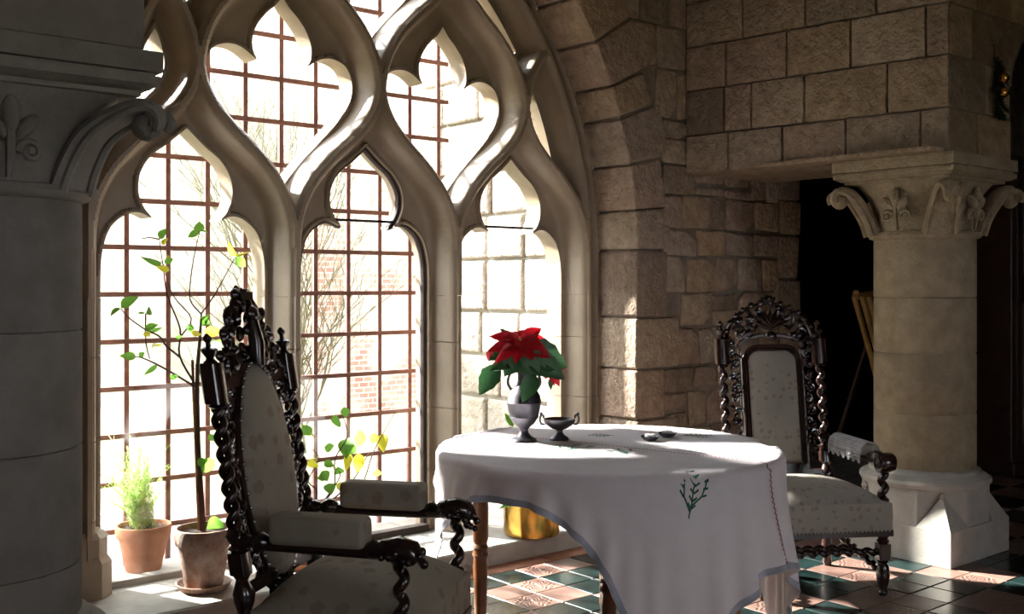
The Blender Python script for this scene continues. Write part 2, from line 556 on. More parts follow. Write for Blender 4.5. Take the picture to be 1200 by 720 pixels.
# ---- window wall
ww = MB()
arch_l = [(WC - half_w(z, WL + 0.02), z) for z in np.linspace(AZ0, AZ0 + math.sqrt(AR ** 2 - (AR - WL - 0.02) ** 2), 22)]
arch_r = [(WC + half_w(z, WR + 0.02), z) for z in np.linspace(AZ0, AZ0 + math.sqrt(AR ** 2 - (AR - WR - 0.02) ** 2), 22)]
for pts in (arch_l, arch_r):
    for (xa, za), (xb, zb) in zip(pts[:-1], pts[1:]):
        y0, y1 = YF + 0.014, 0.15
        vs = []
        for y in (y0, y1):
            vs += [(xa, y, za), (xb, y, zb), (xb, y, ZC), (xa, y, ZC)]
        ww.add(vs, [(0, 1, 2, 3), (7, 6, 5, 4), (0, 4, 5, 1), (1, 5, 6, 2), (2, 6, 7, 3), (3, 7, 4, 0)])
DX0, DX1, DZ = 4.06, 5.90, 2.3                  # dark doorway
ww.box(-4.0, WC - WL - 0.02, YF + 0.014, 0.15, -0.04, ZC)
ww.box(WC + WR + 0.02, DX0, YF + 0.014, 0.15, -0.04, ZC)
ww.box(DX0, DX1, YF + 0.02, 0.15, DZ, ZC)
ww.box(DX1, 9.0, YF + 0.02, 0.15, -0.04, ZC)
wall_w = struct(ww.build('wall_window', 'mortar', smooth=False), 'rubble stone wall around the traceried window')
# lobby behind the doorway
lb = MB().box(DX0 - 0.6, DX0 - 0.4, 0.15, 1.6, -0.04, 2.6).box(DX1 + 0.2, DX1 + 0.4, 0.15, 1.6, -0.04, 2.6).box(DX0 - 0.6, DX1 + 0.4, 1.45, 1.6, -0.04, 2.6).box(DX0 - 0.6, DX1 + 0.4, 0.15, 1.6, 2.5, 2.6)
struct(lb.build('wall_lobby', 'shade_black', smooth=False), 'lobby walls behind the doorway, coloured near black for shade')

def stone_prism(poly, y0, y1, bevel=0.012, jit=0.006, name='stone', m='rubble', parent=None):
    """poly in (x, z); extruded from y0 (buried) to y1 (proud face)"""
    n = len(poly)
    vs = [(p[0], y0, p[1]) for p in poly]
    vs += [(p[0] + random.uniform(-jit, jit), y1 + random.uniform(-jit, jit) * 0.6, p[1] + random.uniform(-jit, jit)) for p in poly]
    fs = [tuple(range(n)), tuple(reversed(range(n, 2 * n)))] + [(i, n + i, n + (i + 1) % n, (i + 1) % n) for i in range(n)]
    b = MB()
    b.add(vs, fs)
    o = b.build(name, m, parent, smooth=True, bevel=bevel, bseg=2, angle=60)
    # centre the origin so that each stone takes its own grain
    return o
# voussoirs and jamb quoins
def ring(w0, sgn):
    c = WC - sgn * (AR - w0)
    z = 0.0
    k = 0
    prev = None
    while z < AZ0 - 0.05:
        h = random.uniform(0.2, 0.33)
        if z + h > AZ0 - 0.12:
            h = AZ0 - z
        t = (0.27, 0.36)[k % 2] + random.uniform(-0.04, 0.04)
        a, b = WC + sgn * w0, WC + sgn * (w0 + t)
        poly = [(a, z + 0.006), (b, z + 0.006), (b, z + h - 0.006), (a, z + h - 0.006)]
        stone_prism(poly, -0.12, YF - random.uniform(0.0, 0.012), 0.012, 0.004, 'quoin', 'rubble', wall_w)
        z += h
        k += 1
    amax = math.acos((AR - w0) / AR)
    q = 0.0
    while q < amax - 0.02:
        dq = random.uniform(0.085, 0.135)
        if q + dq > amax - 0.05:
            dq = amax - q
        t = random.uniform(0.25, 0.34)
        e = 0.006 / AR
        poly = []
        for r, aa in ((AR, q + e), (AR + t, q + e), (AR + t, q + dq - e), (AR, q + dq - e)):
            poly.append((c + sgn * r * math.cos(aa), AZ0 + r * math.sin(aa)))
        stone_prism(poly, -0.12, YF - random.uniform(0.0, 0.016), 0.012, 0.004, 'voussoir', 'rubble', wall_w)
        q += dq
ring(WR, 1)
ring(WL, -1)
def in_ring(x, z, pad):
    w0, s = (WR, 1) if x > WC else (WL, -1)
    if z <= AZ0:
        return abs(x - WC) < w0 + 0.33 + pad
    c = WC - s * (AR - w0)
    return math.hypot(x - c, z - AZ0) < AR + 0.31 + pad and (x - c) * s > -0.3
def rubble(x0, x1, z0, z1, rows=(0.12, 0.23), cols=(0.13, 0.30), skip=None):
    z = z0
    while z < z1 - 0.05:
        h = random.uniform(*rows)
        if z + h > z1 - 0.08:
            h = z1 - z
        x = x0
        while x < x1 - 0.03:
            w = random.uniform(*cols)
            if x + w > x1 - 0.09:
                w = x1 - x
            cells = [(x, x + w, z, z + h)]
            if h > 0.17 and random.random() < 0.35:
                m = z + h * random.uniform(0.4, 0.6)
                cells = [(x, x + w, z, m), (x, x + w, m, z + h)]
            for a, b, c, d in cells:
                if skip and skip(0.5 * (a + b), 0.5 * (c + d), a, b, d):
                    continue
                g = 0.008
                J = lambda: random.uniform(-0.012, 0.012)
                poly = [(a + g + J(), c + g + J()), (b - g + J(), c + g + J()), (b - g + J(), d - g + J()), (a + g + J(), d - g + J())]
                if random.random() < 0.5:      # knock one corner off
                    i = random.randrange(4)
                    p, q, r = poly[i - 1], poly[i], poly[(i + 1) % 4]
                    t = random.uniform(0.15, 0.35)
                    poly[i:i + 1] = [tuple(q[k] + (p[k] - q[k]) * t for k in (0, 1)), tuple(q[k] + (r[k] - q[k]) * t for k in (0, 1))]
                stone_prism(poly, YF + 0.02, YF - random.uniform(-0.004, 0.014), 0.014, 0.006, 'stone', 'rubble', wall_w)
            x += w
        z += h
rubble(2.78, DX0 - 0.20, 0.0, 2.04, skip=lambda x, z, a, b, d: in_ring(a, z, 0.0) and in_ring(x, z, -0.03))
rubble(1.3, 3.0, 2.04, 3.9, rows=(0.16, 0.28), cols=(0.16, 0.34), skip=lambda x, z, a, b, d: in_ring(x, z, 0.03) or x < WC)
rubble(-2.2, -0.70, 0.0, 3.9, rows=(0.2, 0.3), cols=(0.25, 0.45), skip=lambda x, z, a, b, d: in_ring(b, z, 0.0))
z = 0.0
while z < DZ - 0.05:                           # door quoins
    h = random.uniform(0.18, 0.3)
    h = min(h, DZ - z)
    a = DX0 - random.uniform(0.15, 0.24)
    o = stone_prism([(a, z + 0.007), (DX0 + random.uniform(-0.01, 0.03), z + 0.007), (DX0 + random.uniform(-0.01, 0.03), z + h - 0.007), (a, z + h - 0.007)], 0.1, YF - 0.008, 0.016, 0.006, 'quoin', 'rubble', wall_w)
    z += h

# ---- ledge under the window
for i, (a, b) in enumerate(((-0.62, 0.45), (0.45, 1.42), (1.42, 2.575))):
    o = MB().box(a + 0.002, b - 0.002, -0.46, 0.335, -0.03, 0.09).build('trim_%d' % (i + 1), 'sill', smooth=False, bevel=0.008)
    struct(o, 'worn stone slab of the low window ledge')

# ---- tracery window
win = struct(empty('window_1', (WC, 0, 0.09)), 'tall gothic window of flowing stone tracery over three lights')
def wpart(b, name, m, parent=None, **kw):
    b.v = [(x - WC, y, z - 0.09) for x, y, z in b.v]
    return b.build(name, m, parent or win, **kw)
NL = [(0.4625, 1.22), (0.4625, 1.40), (0.4615, 1.52), (0.452, 1.63), (0.420, 1.74), (0.355, 1.85), (0.258, 1.955), (0.150, 2.05), (0.068, 2.14), (0.020, 2.23), (0.0, 2.33)]
NLs = np.array(spline(NL, 6))
LI = spline([(0.372, 1.20), (0.372, 1.40), (0.363, 1.50), (0.333, 1.59), (0.275, 1.645), (0.215, 1.662), (0.150, 1.638)], 6) + spline([(0.150, 1.638), (0.190, 1.685), (0.213, 1.75), (0.205, 1.83), (0.160, 1.905), (0.085, 1.965), (0.0, 2.04)], 6)[1:]
CI = spline([(0.0, 1.815), (0.09, 1.925), (0.205, 2.045), (0.305, 2.155), (0.366, 2.26), (0.373, 2.345), (0.342, 2.41), (0.275, 2.440), (0.205, 2.432), (0.128, 2.385)], 6) + spline([(0.128, 2.385), (0.148, 2.425), (0.150, 2.485), (0.125, 2.55), (0.078, 2.61), (0.035, 2.65), (0.0, 2.70)], 6)[1:]
LI, CI = np.array(LI), np.array(CI)
def inside_arch(x, z, w0=WN):
    """signed distance to the arch line, positive inside"""
    x, z = np.asarray(x, float), np.asarray(z, float)
    c = AR - w0
    ax = np.abs(x - WC)
    return np.where(z <= AZ0, w0 - ax, AR - np.hypot(ax + c, z - AZ0))
segs = []
def add_line(P):
    P = np.asarray(P)
    k = inside_arch(P[:, 0], P[:, 1]) > -0.01
    for i in range(len(P) - 1):
        if k[i] and k[i + 1]:
            segs.append((P[i], P[i + 1]))
ROW = 0.73
for c in LIGHTS:
    for s in (-1, 1):
        add_line(np.c_[c + s * NLs[:, 0], NLs[:, 1]])
up = NLs[NLs[:, 1] > 1.52]
for c in (0.6475, 1.5725, -0.2775, 2.4975):
    for s in (-1, 1):
        add_line(np.c_[c + s * up[:, 0], up[:, 1] + ROW])
for c in LIGHTS:
    for s in (-1, 1):
        add_line(np.c_[c + s * up[:, 0], up[:, 1] + 2 * ROW])
zz = np.linspace(1.2, AZ0 + math.sqrt(AR ** 2 - (AR - WN) ** 2), 50)
for s in (-1, 1):
    P = np.array([(WC + s * half_w(z, WN), z) for z in zz])
    for i in range(len(P) - 1):
        segs.append((P[i], P[i + 1]))
SA = np.array([a for a, b in segs])
SB = np.array([b for a, b in segs])
def dist_to(px, pz, A, B):
    d2 = np.full(px.shape, 9e9)
    for (ax, az), (bx, bz) in zip(A, B):
        ux, uz = bx - ax, bz - az
        L = ux * ux + uz * uz + 1e-12
        t = np.clip(((px - ax) * ux + (pz - az) * uz) / L, 0, 1)
        d2 = np.minimum(d2, (px - ax - t * ux) ** 2 + (pz - az - t * uz) ** 2)
    return np.sqrt(d2)
def in_poly(px, pz, P):
    r = np.zeros(px.shape, bool)
    for (x0, z0), (x1, z1) in zip(P, np.roll(P, -1, 0)):
        if z0 == z1:
            continue
        r ^= ((z0 > pz) != (z1 > pz)) & (px < (x1 - x0) * (pz - z0) / (z1 - z0) + x0)
    return r
def sym(H, c, dz=0.0):
    R = np.c_[c + H[:, 0], H[:, 1] + dz]
    L = np.c_[c - H[:, 0], H[:, 1] + dz][::-1]
    return np.vstack([R, L])
domains = []
for c in LIGHTS:
    domains.append((sym(NLs, c), sym(LI, c)))
lowc = np.array([(0.4625 - x, z) for x, z in NLs if z > 1.52])
celln = np.vstack([lowc, up + np.array([0, ROW])])
for c, dz in ((0.6475, 0), (1.5725, 0), (1.11, ROW)):
    domains.append((sym(celln, c, dz), sym(CI, c, dz)))
G = 0.0068
gx = np.arange(WC - WN - 0.15, WC + WN + 0.15 + G, G)
gz = np.arange(1.30, 3.66, G)
X, Z = np.meshgrid(gx, gz, indexing='ij')
def fields(x, z):
    D = np.full(x.shape, 9.0)
    # only lines close by matter: search in coarse boxes of segments
    for (ax, az), (bx, bz) in segs:
        k = (x > min(ax, bx) - 0.16) & (x < max(ax, bx) + 0.16) & (z > min(az, bz) - 0.16) & (z < max(az, bz) + 0.16)
        if not k.any():
            continue
        D[k] = np.minimum(D[k], dist_to(x[k], z[k], [(ax, az)], [(bx, bz)]))
    ins = inside_arch(x, z)
    phi = 0.095 - D
    for outer, inner in domains:
        k = in_poly(x, z, outer) & (ins > 0)
        if k.any():
            d = dist_to(x[k], z[k], inner, np.roll(inner, -1, 0))
            phi[k] = np.where(in_poly(x[k], z[k], inner), -d, d)
    phi = np.where(ins <= 0, 1.0, phi)
    return D, phi, ins
def relief(D, phi, ins):
    t = np.clip((D - 0.034) / 0.052, 0, 1)
    h = 0.088 - 0.128 * np.sqrt(np.clip(1 - (1 - t) ** 2, 0, 1))
    q = np.clip((D - 0.013) / 0.021, 0, 1)
    h = np.where(D < 0.034, 0.112 - 0.024 * q ** 2, h)
    h = np.where(D < 0.013, 0.124, h)
    h = np.where((phi < 0.016) & (h < -0.022), -0.022, h)
    do = -ins
    ho = 0.120 - 0.065 * np.sin(np.clip(do / 0.05, 0, 1) * PI)
    ho = np.where(do > 0.05, 0.125, ho)
    return np.where(ins < -0.012, ho, h)
D, PH, INS = fields(X.ravel(), Z.ravel())
D, PH, INS = (a.reshape(X.shape) for a in (D, PH, INS))
PHg = np.where(INS <= 0, 0.05, PH)
gxx, gzz = np.gradient(PHg, G)
good = (PH > 0)
cell_ok = (good[:-1, :-1] | good[1:, :-1] | good[:-1, 1:] | good[1:, 1:])
allout = (INS < -0.145)
cell_ok &= ~(allout[:-1, :-1] & allout[1:, 1:])
used = np.zeros(X.shape, bool)
for a in (0, 1):
    for b in (0, 1):
        used[a:a + cell_ok.shape[0], b:b + cell_ok.shape[1]] |= cell_ok
mv = used & ~good
gl = np.maximum(gxx ** 2 + gzz ** 2, 0.25)
X2, Z2 = X.copy(), Z.copy()
X2[mv] = X[mv] - PH[mv] * gxx[mv] / gl[mv]
Z2[mv] = Z[mv] - PH[mv] * gzz[mv] / gl[mv]
Z2 = np.maximum(Z2, 1.30)
Dm, Pm, Im = fields(X2[mv], Z2[mv])
H = relief(D, PH, INS)
H[mv] = relief(Dm, np.zeros_like(Dm), Im)
idx = -np.ones(X.shape, int)
idx[used] = np.arange(used.sum())
verts = np.c_[X2[used] - WC, -H[used], Z2[used] - 0.09].tolist()
ii, jj = np.nonzero(cell_ok)
quads = np.c_[idx[ii, jj], idx[ii + 1, jj], idx[ii + 1, jj + 1], idx[ii, jj + 1]]
faces = [tuple(q) for q in quads.tolist()]
nv = len(verts)
ed = {}
for q in faces:
    for k in range(4):
        a, b = q[k], q[(k + 1) % 4]
        if (b, a) in ed:
            ed.pop((b, a))
        else:
            ed[(a, b)] = 1
back = {}
def bk(i):
    if i not in back:
        back[i] = len(verts)
        v = verts[i]
        verts.append((v[0], 0.14, v[2]))
    return back[i]
for a, b in list(ed):
    faces.append((b, a, bk(a), bk(b)))
tb = MB()
tb.v, tb.f = [tuple(v) for v in verts], faces
tb.build('tracery', 'tracery', win, smooth=True, angle=42)['label'] = 'flowing carved stone tracery with cusped openings'
# mullions and jambs below the tracery
def prof_x(x0, x1, n, zs, name, c=None):
    xs_ = np.linspace(x0, x1, n)
    zq = np.full(n, 1.31)
    d, p, i_ = fields(xs_, zq)
    h = relief(d, np.where(p > 0, p, 0), i_)
    for a, b in zip(zs[:-1], zs[1:]):
        vs, fs = [], []
        for k in range(n):
            vs += [(xs_[k], -h[k], a + 0.0015), (xs_[k], -h[k], b - 0.0015)]
        for k in range(n - 1):
            fs.append((2 * k, 2 * k + 2, 2 * k + 3, 2 * k + 1))
        o = len(vs)
        vs += [(xs_[0], 0.14, a), (xs_[0], 0.14, b), (xs_[-1], 0.14, a), (xs_[-1], 0.14, b)]
        fs += [(0, 1, o + 1, o), (2 * n - 2, o + 2, o + 3, 2 * n - 1), (o, o + 1, o + 3, o + 2)]
        wpart(MB().add(vs, fs), name, 'tracery', angle=42)
ZS = [0.09, 0.40, 0.72, 1.06, 1.30]
for c in (0.6475, 1.5725):
    prof_x(c - 0.0905, c + 0.0905, 41, ZS, 'mullion')
prof_x(WC - WN - 0.15, WC - WN + 0.0905, 51, ZS, 'jamb')
prof_x(WC + WN - 0.0905, WC + WN + 0.15, 51, ZS, 'jamb')
for c in (WC - WN, WC + WN):   # moulded bases
    b = MB()
    def oct_(r, f=1.0):
        return [(c + r * math.cos(PI / 8 + k * PI / 4), -0.03 + f * r * math.sin(PI / 8 + k * PI / 4)) for k in range(8)]
    b.hexa(oct_(0.112), 0.09, 0.23).hexa(oct_(0.112), 0.23, 0.255, oct_(0.095)).hexa(oct_(0.095), 0.255, 0.33).hexa(oct_(0.104), 0.33, 0.355, oct_(0.08))
    wpart(b, 'jamb_base', 'tracery', smooth=False)
# glass, saddle bars and casement frames
for c in LIGHTS:
    wpart(MB().box(c - 0.385, c + 0.385, 0.090, 0.094, 0.10, 1.32), 'pane', 'glass', smooth=False)
apz = np.linspace(1.325, AZ0 + math.sqrt(AR ** 2 - (AR - WN) ** 2) - 0.02, 26)
pl = [(WC + half_w(z, WN), z) for z in apz] + [(WC - half_w(z, WN), z) for z in apz[::-1]]
b = MB()
n = len(pl)
b.add([(x, 0.090, z) for x, z in pl] + [(x, 0.094, z) for x, z in pl], [tuple(range(n)), tuple(reversed(range(n, 2 * n)))])
wpart(b, 'pane', 'glass', smooth=False)
for c in LIGHTS[1:]:
    wpart(MB().box(c - 0.17, c + 0.17, 0.03, 0.045, 1.664, 1.676), 'saddle_bar', 'blackiron', smooth=False)
fb = MB()
c = LIGHTS[1]
for s in (-1, 1):
    fb.tube([(c + s * (x - 0.010), 0.062, z) for x, z in [(0.372, 0.11)] + [tuple(p) for p in LI]], 0.014, 6, 1.6, fdir=(0, 1, 0))
fb.box(c - 0.36, c + 0.36, 0.0, 0.055, 0.09, 0.125)
wpart(fb, 'casement_frame', 'casement', smooth=False, bevel=0.003)
c = LIGHTS[0]
wpart(MB().box(c - 0.37, c + 0.37, -0.01, 0.055, 0.085, 0.118), 'casement_frame', 'sill', smooth=False, bevel=0.003)

# ---- masonry above the column: beam to the window wall and arcade
F0, F1 = Vector((2.985, YF, 0)), Vector((3.165, -1.905, 0))
ZB = 1.99
ins_ = 0.008
core = MB().hexa([(F0.x + ins_, YF + 0.1), (F1.x + ins_, F1.y + ins_), (3.79, F1.y + ins_), (3.79, YF + 0.1)], ZB + 0.004, ZC)
arc = [(5.2 - 1.41 * math.cos(t), 2.30 + 0.75 * math.sin(t)) for t in np.linspace(0, PI, 24)]
for (xa, za), (xb, zb) in zip(arc[:-1], arc[1:]):
    vs = []
    for y in (F1.y + ins_, -1.33):
        vs += [(xa, y, za), (xb, y, zb), (xb, y, ZC), (xa, y, ZC)]
    core.add(vs, [(0, 1, 2, 3), (7, 6, 5, 4), (0, 4, 5, 1), (1, 5, 6, 2), (2, 6, 7, 3), (3, 7, 4, 0)])
core.box(6.61, 7.2, F1.y + ins_, -1.33, -0.03, ZC)
beam = struct(core.build('wall_beam', 'mortar', smooth=False), 'ashlar wall carried on the column capital')
fdir = (F1 - F0).normalized()
fout = Vector((fdir.y, -fdir.x, 0))
if fout.x > 0:
    fout = -fout
def beam_t(px):
    """distance along the beam face of a picture column"""
    a = (px - 600) / FPX
    d = RV * a + Vector((CS, SN, 0))
    # camera + k*d = F0 + t*fdir
    ox, oy = F0.x - CX, F0.y - CY
    det = d.x * (-fdir.y) - d.y * (-fdir.x)
    k = (ox * (-fdir.y) - oy * (-fdir.x)) / det
    return (d.x * oy - d.y * ox) / det
Lb = (F1 - F0).length
def block(p0, p1, out, z0, z1, t=0.016, deep=0.05, name='ashlar_block', m='ashlar', parent=None, bev=0.007):
    g = 0.005
    d = (p1 - p0).normalized()
    a, b = p0 + d * g, p1 - d * g
    tt = t + random.uniform(-0.003, 0.004)
    poly = [a - out * deep, b - out * deep, b + out * (tt - 0.016 + 0.016), a + out * tt]
    bb = MB().hexa([(p.x, p.y) for p in poly], z0 + g, z1 - g)
    return bb.build(name, m, parent or beam, smooth=True, bevel=bev, bseg=2, angle=50)
courses = [(ZB, 2.205, [805, 855, 918, 992, 1080, 1116]), (2.205, 2.46, [806, 850, 882, 944, 1041, 1116]), (2.46, 2.71, [806, 852, 923, 998, 1086, 1116]), (2.71, 2.96, [806, 872, 945, 1028, 1116]), (2.96, 3.2, [806, 850, 900, 990, 1060, 1116]), (3.2, 3.45, [806, 880, 960, 1040, 1116])]
for z0, z1, js in courses:
    ts = [beam_t(p) for p in js]
    ts[0], ts[-1] = 0.0, Lb
    for a, b in zip(ts[:-1], ts[1:]):
        block(F0 + fdir * a, F0 + fdir * b, fout, z0, z1)
for k, (z0, z1, js) in enumerate(courses):     # face towards the room
    xs_ = [F1.x, F1.x + (0.27, 0.36, 0.22)[k % 3], 3.79]
    if z0 > 2.4:
        e = 5.2 - 1.41 * math.sqrt(max(0.0, 1 - ((z0 - 2.30) / 0.75) ** 2)) if z0 < 3.05 else 5.2
        if e - 3.79 > 0.2:
            xs_.append(e)
        else:
            xs_[-1] = e
    for a, b in zip(xs_[:-1], xs_[1:]):
        block(Vector((a, F1.y + 0.008, 0)), Vector((b, F1.y + 0.008, 0)), Vector((0, -1, 0)), z0, z1, t=0.006)
MB().box(F0.x + 0.03, 3.78, F1.y + 0.02, YF + 0.02, ZB, ZB + 0.02).build('soffit', 'ashlar', beam, smooth=False)

# ---- columns
def column(cx, cy, label, m, mb, w=0.33, r=0.248, drums=(0.43, 0.71, 1.01, 1.29, 1.585), block_above=None):
    t = tag(empty('stone_column', (cx, cy, 0)), label, 'column')
    for a, b in zip(drums[:-1], drums[1:]):
        MB().lathe([(r - 0.004, a + 0.001), (r, a + 0.006), (r, b - 0.006), (r - 0.004, b - 0.001)], 40).build('drum', m, t)
    MB().lathe([(r - 0.004, 1.583), (r + 0.02, 1.592), (r + 0.028, 1.605), (r + 0.02, 1.618), (r - 0.01, 1.625)], 40).build('annulet', m, t)
    # bell from circle to square
    bell = MB()
    seg, rows = 40, 9
    vs, fs = [], []
    for i in range(rows + 1):
        u = i / rows
        for k in range(seg):
            a = 2 * PI * k / seg
            ca, sa = math.cos(a), math.sin(a)
            sq = min(1 / max(abs(ca), 1e-6), 1 / max(abs(sa), 1e-6)) * (w - 0.06)
            cr = r - 0.012 + 0.015 * u
            e = u ** 3.0
            rr = cr * (1 - e) + min(sq, (w - 0.06) * 1.3) * e
            vs.append((rr * ca, rr * sa, 1.62 + 0.255 * u))
    for i in range(rows):
        for k in range(seg):
            k2 = (k + 1) % seg
            fs.append((i * seg + k, i * seg + k2, (i + 1) * seg + k2, (i + 1) * seg + k))
    bell.add(vs, fs)
    cap = bell.build('capital', m, t)
    f = w / 0.33
    for q in range(4):
        a = PI / 4 + q * PI / 2
        d = Vector((math.cos(a), math.sin(a), 0))
        s = Vector((-d.y, d.x, 0))
        path = spline([(0.250, 1.615), (0.278, 1.69), (0.328, 1.77), (0.375 * f, 1.826), (0.425 * f, 1.838), (0.452 * f, 1.812), (0.447 * f, 1.78)], 4)
        lf = MB()
        pts = [d * p[0] + Vector((0, 0, p[1])) for p in path]
        n = len(pts)
        rad = [0.085 - 0.045 * (i / (n - 1)) for i in range(n)]
        nrm = Vector((d.x, d.y, -0.6)).normalized()
        lf.tube(pts, rad, 10, 0.42, fdir=nrm)
        pts = [p + d * 0.006 for p in pts]
        for sg in (-1, 1):                     # raised rims of the leaf
            lf.tube([p + s * sg * rad[i] * 0.86 + nrm * (0.024 - 0.010 * i / n) for i, p in enumerate(pts)], 0.0125, 6)
        lf.build('corner_leaf', m, cap)
        vb = MB()
        c0 = d * (0.418 * f) + Vector((0, 0, 1.785))
        vb.blob(c0, 0.036, seg=10, rings=7)
        vb.spiral(c0, d, Vector((0, 0, 1)), 0.052, 1.1, 0.015, a0=PI / 2 + 0.3, sign=-1)
        vb.build('volute', m, cap)
    for q in range(4):
        a = q * PI / 2
        d = Vector((math.cos(a), math.sin(a), 0))
        s = Vector((-d.y, d.x, 0))
        pm = MB()
        R3 = Matrix((s, d, UP)).transposed()
        base = d * (r + 0.010)
        def petal(x, z, rx, rz, rot, out):
            mt = R3 @ Matrix.Rotation(rot, 3, 'Y')
            pm.blob(base + s * x + UP * z + d * out, rx, 0.024, rz, mt, 10, 7)
        petal(0, 1.79, 0.024, 0.052, 0, 0.022)
        petal(-0.038, 1.762, 0.02, 0.043, -0.75, 0.016)
        petal(0.038, 1.762, 0.02, 0.043, 0.75, 0.016)
        pm.tube([base + UP * 1.63 + d * 0.006, base + UP * 1.69 + d * 0.02, base + UP * 1.75 + d * 0.024], [0.008, 0.012, 0.012], 6)
        for sg in (-1, 1):
            pm.spiral(base + s * sg * 0.052 + UP * 1.697 + d * 0.012, s * sg, UP, 0.032, 1.3, 0.011, a0=PI, sign=-1)
        pm.build('palmette', m, cap)
    ab = MB()
    sqp = lambda h: [(-h, -h), (h, -h), (h, h), (-h, h)]
    ab.hexa(sqp(w - 0.045), 1.868, 1.884).hexa(sqp(w - 0.030), 1.884, 1.897, sqp(w - 0.008)).hexa(sqp(w - 0.004), 1.897, 1.922).hexa(sqp(w - 0.018), 1.922, 1.931).hexa(sqp(w), 1.931, 1.988)
    ab.build('abacus', m, t, smooth=True, bevel=0.004, bseg=2)
    bs = MB()
    bs.lathe([(r + 0.002, 0.434), (r + 0.022, 0.424), (r + 0.026, 0.408), (r + 0.045, 0.402), (r + 0.068, 0.388), (r + 0.072, 0.372), (r + 0.060, 0.352), (r + 0.03, 0.344)], 40)
    bs.build('torus', mb, t)
    ap = 0.285
    ov = [(ap / math.cos(PI / 8) * math.cos(PI / 8 + k * PI / 4), ap / math.cos(PI / 8) * math.sin(PI / 8 + k * PI / 4)) for k in range(8)]
    pd = MB().hexa(ov, 0.165, 0.35)
    pd.build('octagonal_drum', mb, t, smooth=False, bevel=0.004)
    sq = MB().hexa(sqp(ap + 0.012), 0.0, 0.17)
    q_ = ap * math.tan(PI / 8)
    for sx in (-1, 1):
        for sy in (-1, 1):
            e = ap + 0.010
            apx = (sx * (ap * 0.74), sy * (ap * 0.74), 0.325)
            sq.add([(sx * e, sy * e, 0.17), (sx * e, sy * q_, 0.17), (sx * q_, sy * e, 0.17), apx], [(0, 1, 3), (0, 3, 2), (1, 2, 3), (0, 2, 1)])
            sq.blob((sx * ap * 0.745, sy * ap * 0.745, 0.322), 0.016, seg=8, rings=5)
    sq.build('plinth', mb, t, smooth=False)
    return t
column(3.43, -1.625, 'honey limestone column with carved leaf capital and square plinth beside the upholstered chair', 'column', 'column_base')
pcx, pcy = cw(-1.475, 2.96)[:2]
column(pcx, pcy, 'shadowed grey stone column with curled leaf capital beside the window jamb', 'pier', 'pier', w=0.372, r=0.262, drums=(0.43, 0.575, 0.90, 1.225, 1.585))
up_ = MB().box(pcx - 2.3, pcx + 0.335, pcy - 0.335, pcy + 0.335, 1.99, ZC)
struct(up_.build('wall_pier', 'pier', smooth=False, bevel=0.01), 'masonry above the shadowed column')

# ================================================================ OUTSIDE
struct(MB().box(-30, 30, -30, 30, -0.25, -0.06).build('ground', 'lawn', smooth=False), 'pale winter lawn of the courtyard')
gr = tag(empty('window_grille', (0.7, 0.37, 0.0)), 'rusty iron grid of bars outside the traceried window', 'grille')
for k in range(-2, 11):
    x = 0.0455 + 0.194 * k - 0.7
    if x + 0.7 > 1.85:
        break
    MB().box(x - 0.0115, x + 0.0115, -0.009, 0.009, -0.05, 3.6).build('upright_bar', 'iron', gr, smooth=False)
for k in range(17):
    z = 0.03 + 0.2135 * k
    MB().box(-1.25, 1.15, -0.024, -0.0095, z - 0.011, z + 0.011).build('cross_bar', 'iron', gr, smooth=False)
# wall running out from the window, with separate blocks
ow = MB().box(2.66, 3.2, 0.16, 1.60, -0.1, 4.6)
owall = struct(ow.build('wall_outside', 'court_wall', smooth=False), 'sunlit stone wall running out from the window')
z, k = -0.05, 0
while z < 4.5:
    h = random.uniform(0.26, 0.36)
    y = 0.165
    yend = 1.60 + random.uniform(-0.12, 0.16)
    while y < yend - 0.05:
        L = random.uniform(0.28, 0.52)
        if y + L > yend - 0.15:
            L = yend - y
        b = MB()
        g, x1, x2 = 0.009, 2.63 - random.uniform(0, 0.02), 2.70
        b.hexa([(x1, y + g), (x2, y + g), (x2, y + L - g), (x1, y + L - g)], z + g, z + h - g)
        b.build('block', 'court_stone', owall, smooth=True, bevel=0.02, bseg=2, angle=60)
        y += L
    z += h
struct(MB().box(3.95, 9.0, 5.5, 5.8, -0.1, 3.3).build('wall_brick', 'brick', smooth=False), 'weathered red brick courtyard wall')
cwl = MB().box(-14, 14, 8.0, 8.4, -0.1, 5.4)
struct(cwl.build('wall_court', 'court_wall', smooth=False), 'pale rendered courtyard wall')
def twiggy(name, base, h, nst, spread, seed, label, group, r0=0.008):
    rnd = random.Random(seed)
    b = MB()
    def grow(p, d, L, r, depth):
        pts, rr = [p], [r]
        q = p.copy()
        dd = d.copy()
        n = 4
        for i in range(n):
            dd = (dd + Vector((rnd.uniform(-.22, .22), rnd.uniform(-.22, .22), rnd.uniform(-.05, .12)))).normalized()
            q = q + dd * (L / n)
            pts.append(q)
            rr.append(r * (1 - 0.6 * (i + 1) / n))
            if depth < 3 and i > 0:
                for _ in range(2 if depth < 2 else 1):
                    s = (dd + Vector((rnd.uniform(-1, 1), rnd.uniform(-1, 1), rnd.uniform(-.2, .7))) * 0.8).normalized()
                    grow(q, s, L * rnd.uniform(.4, .65), r * 0.5, depth + 1)
        b.tube(pts, rr, 4)
    for i in range(nst):
        d = Vector((rnd.uniform(-spread, spread), rnd.uniform(-spread, spread), 1)).normalized()
        grow(Vector((rnd.uniform(-.12, .12), rnd.uniform(-.12, .12), 0)), d, h * rnd.uniform(.7, 1.0), r0, 0)
    o = b.build(name, 'twig', None, smooth=False)
    o.location = base
    return tag(o, label, 'shrub', group)
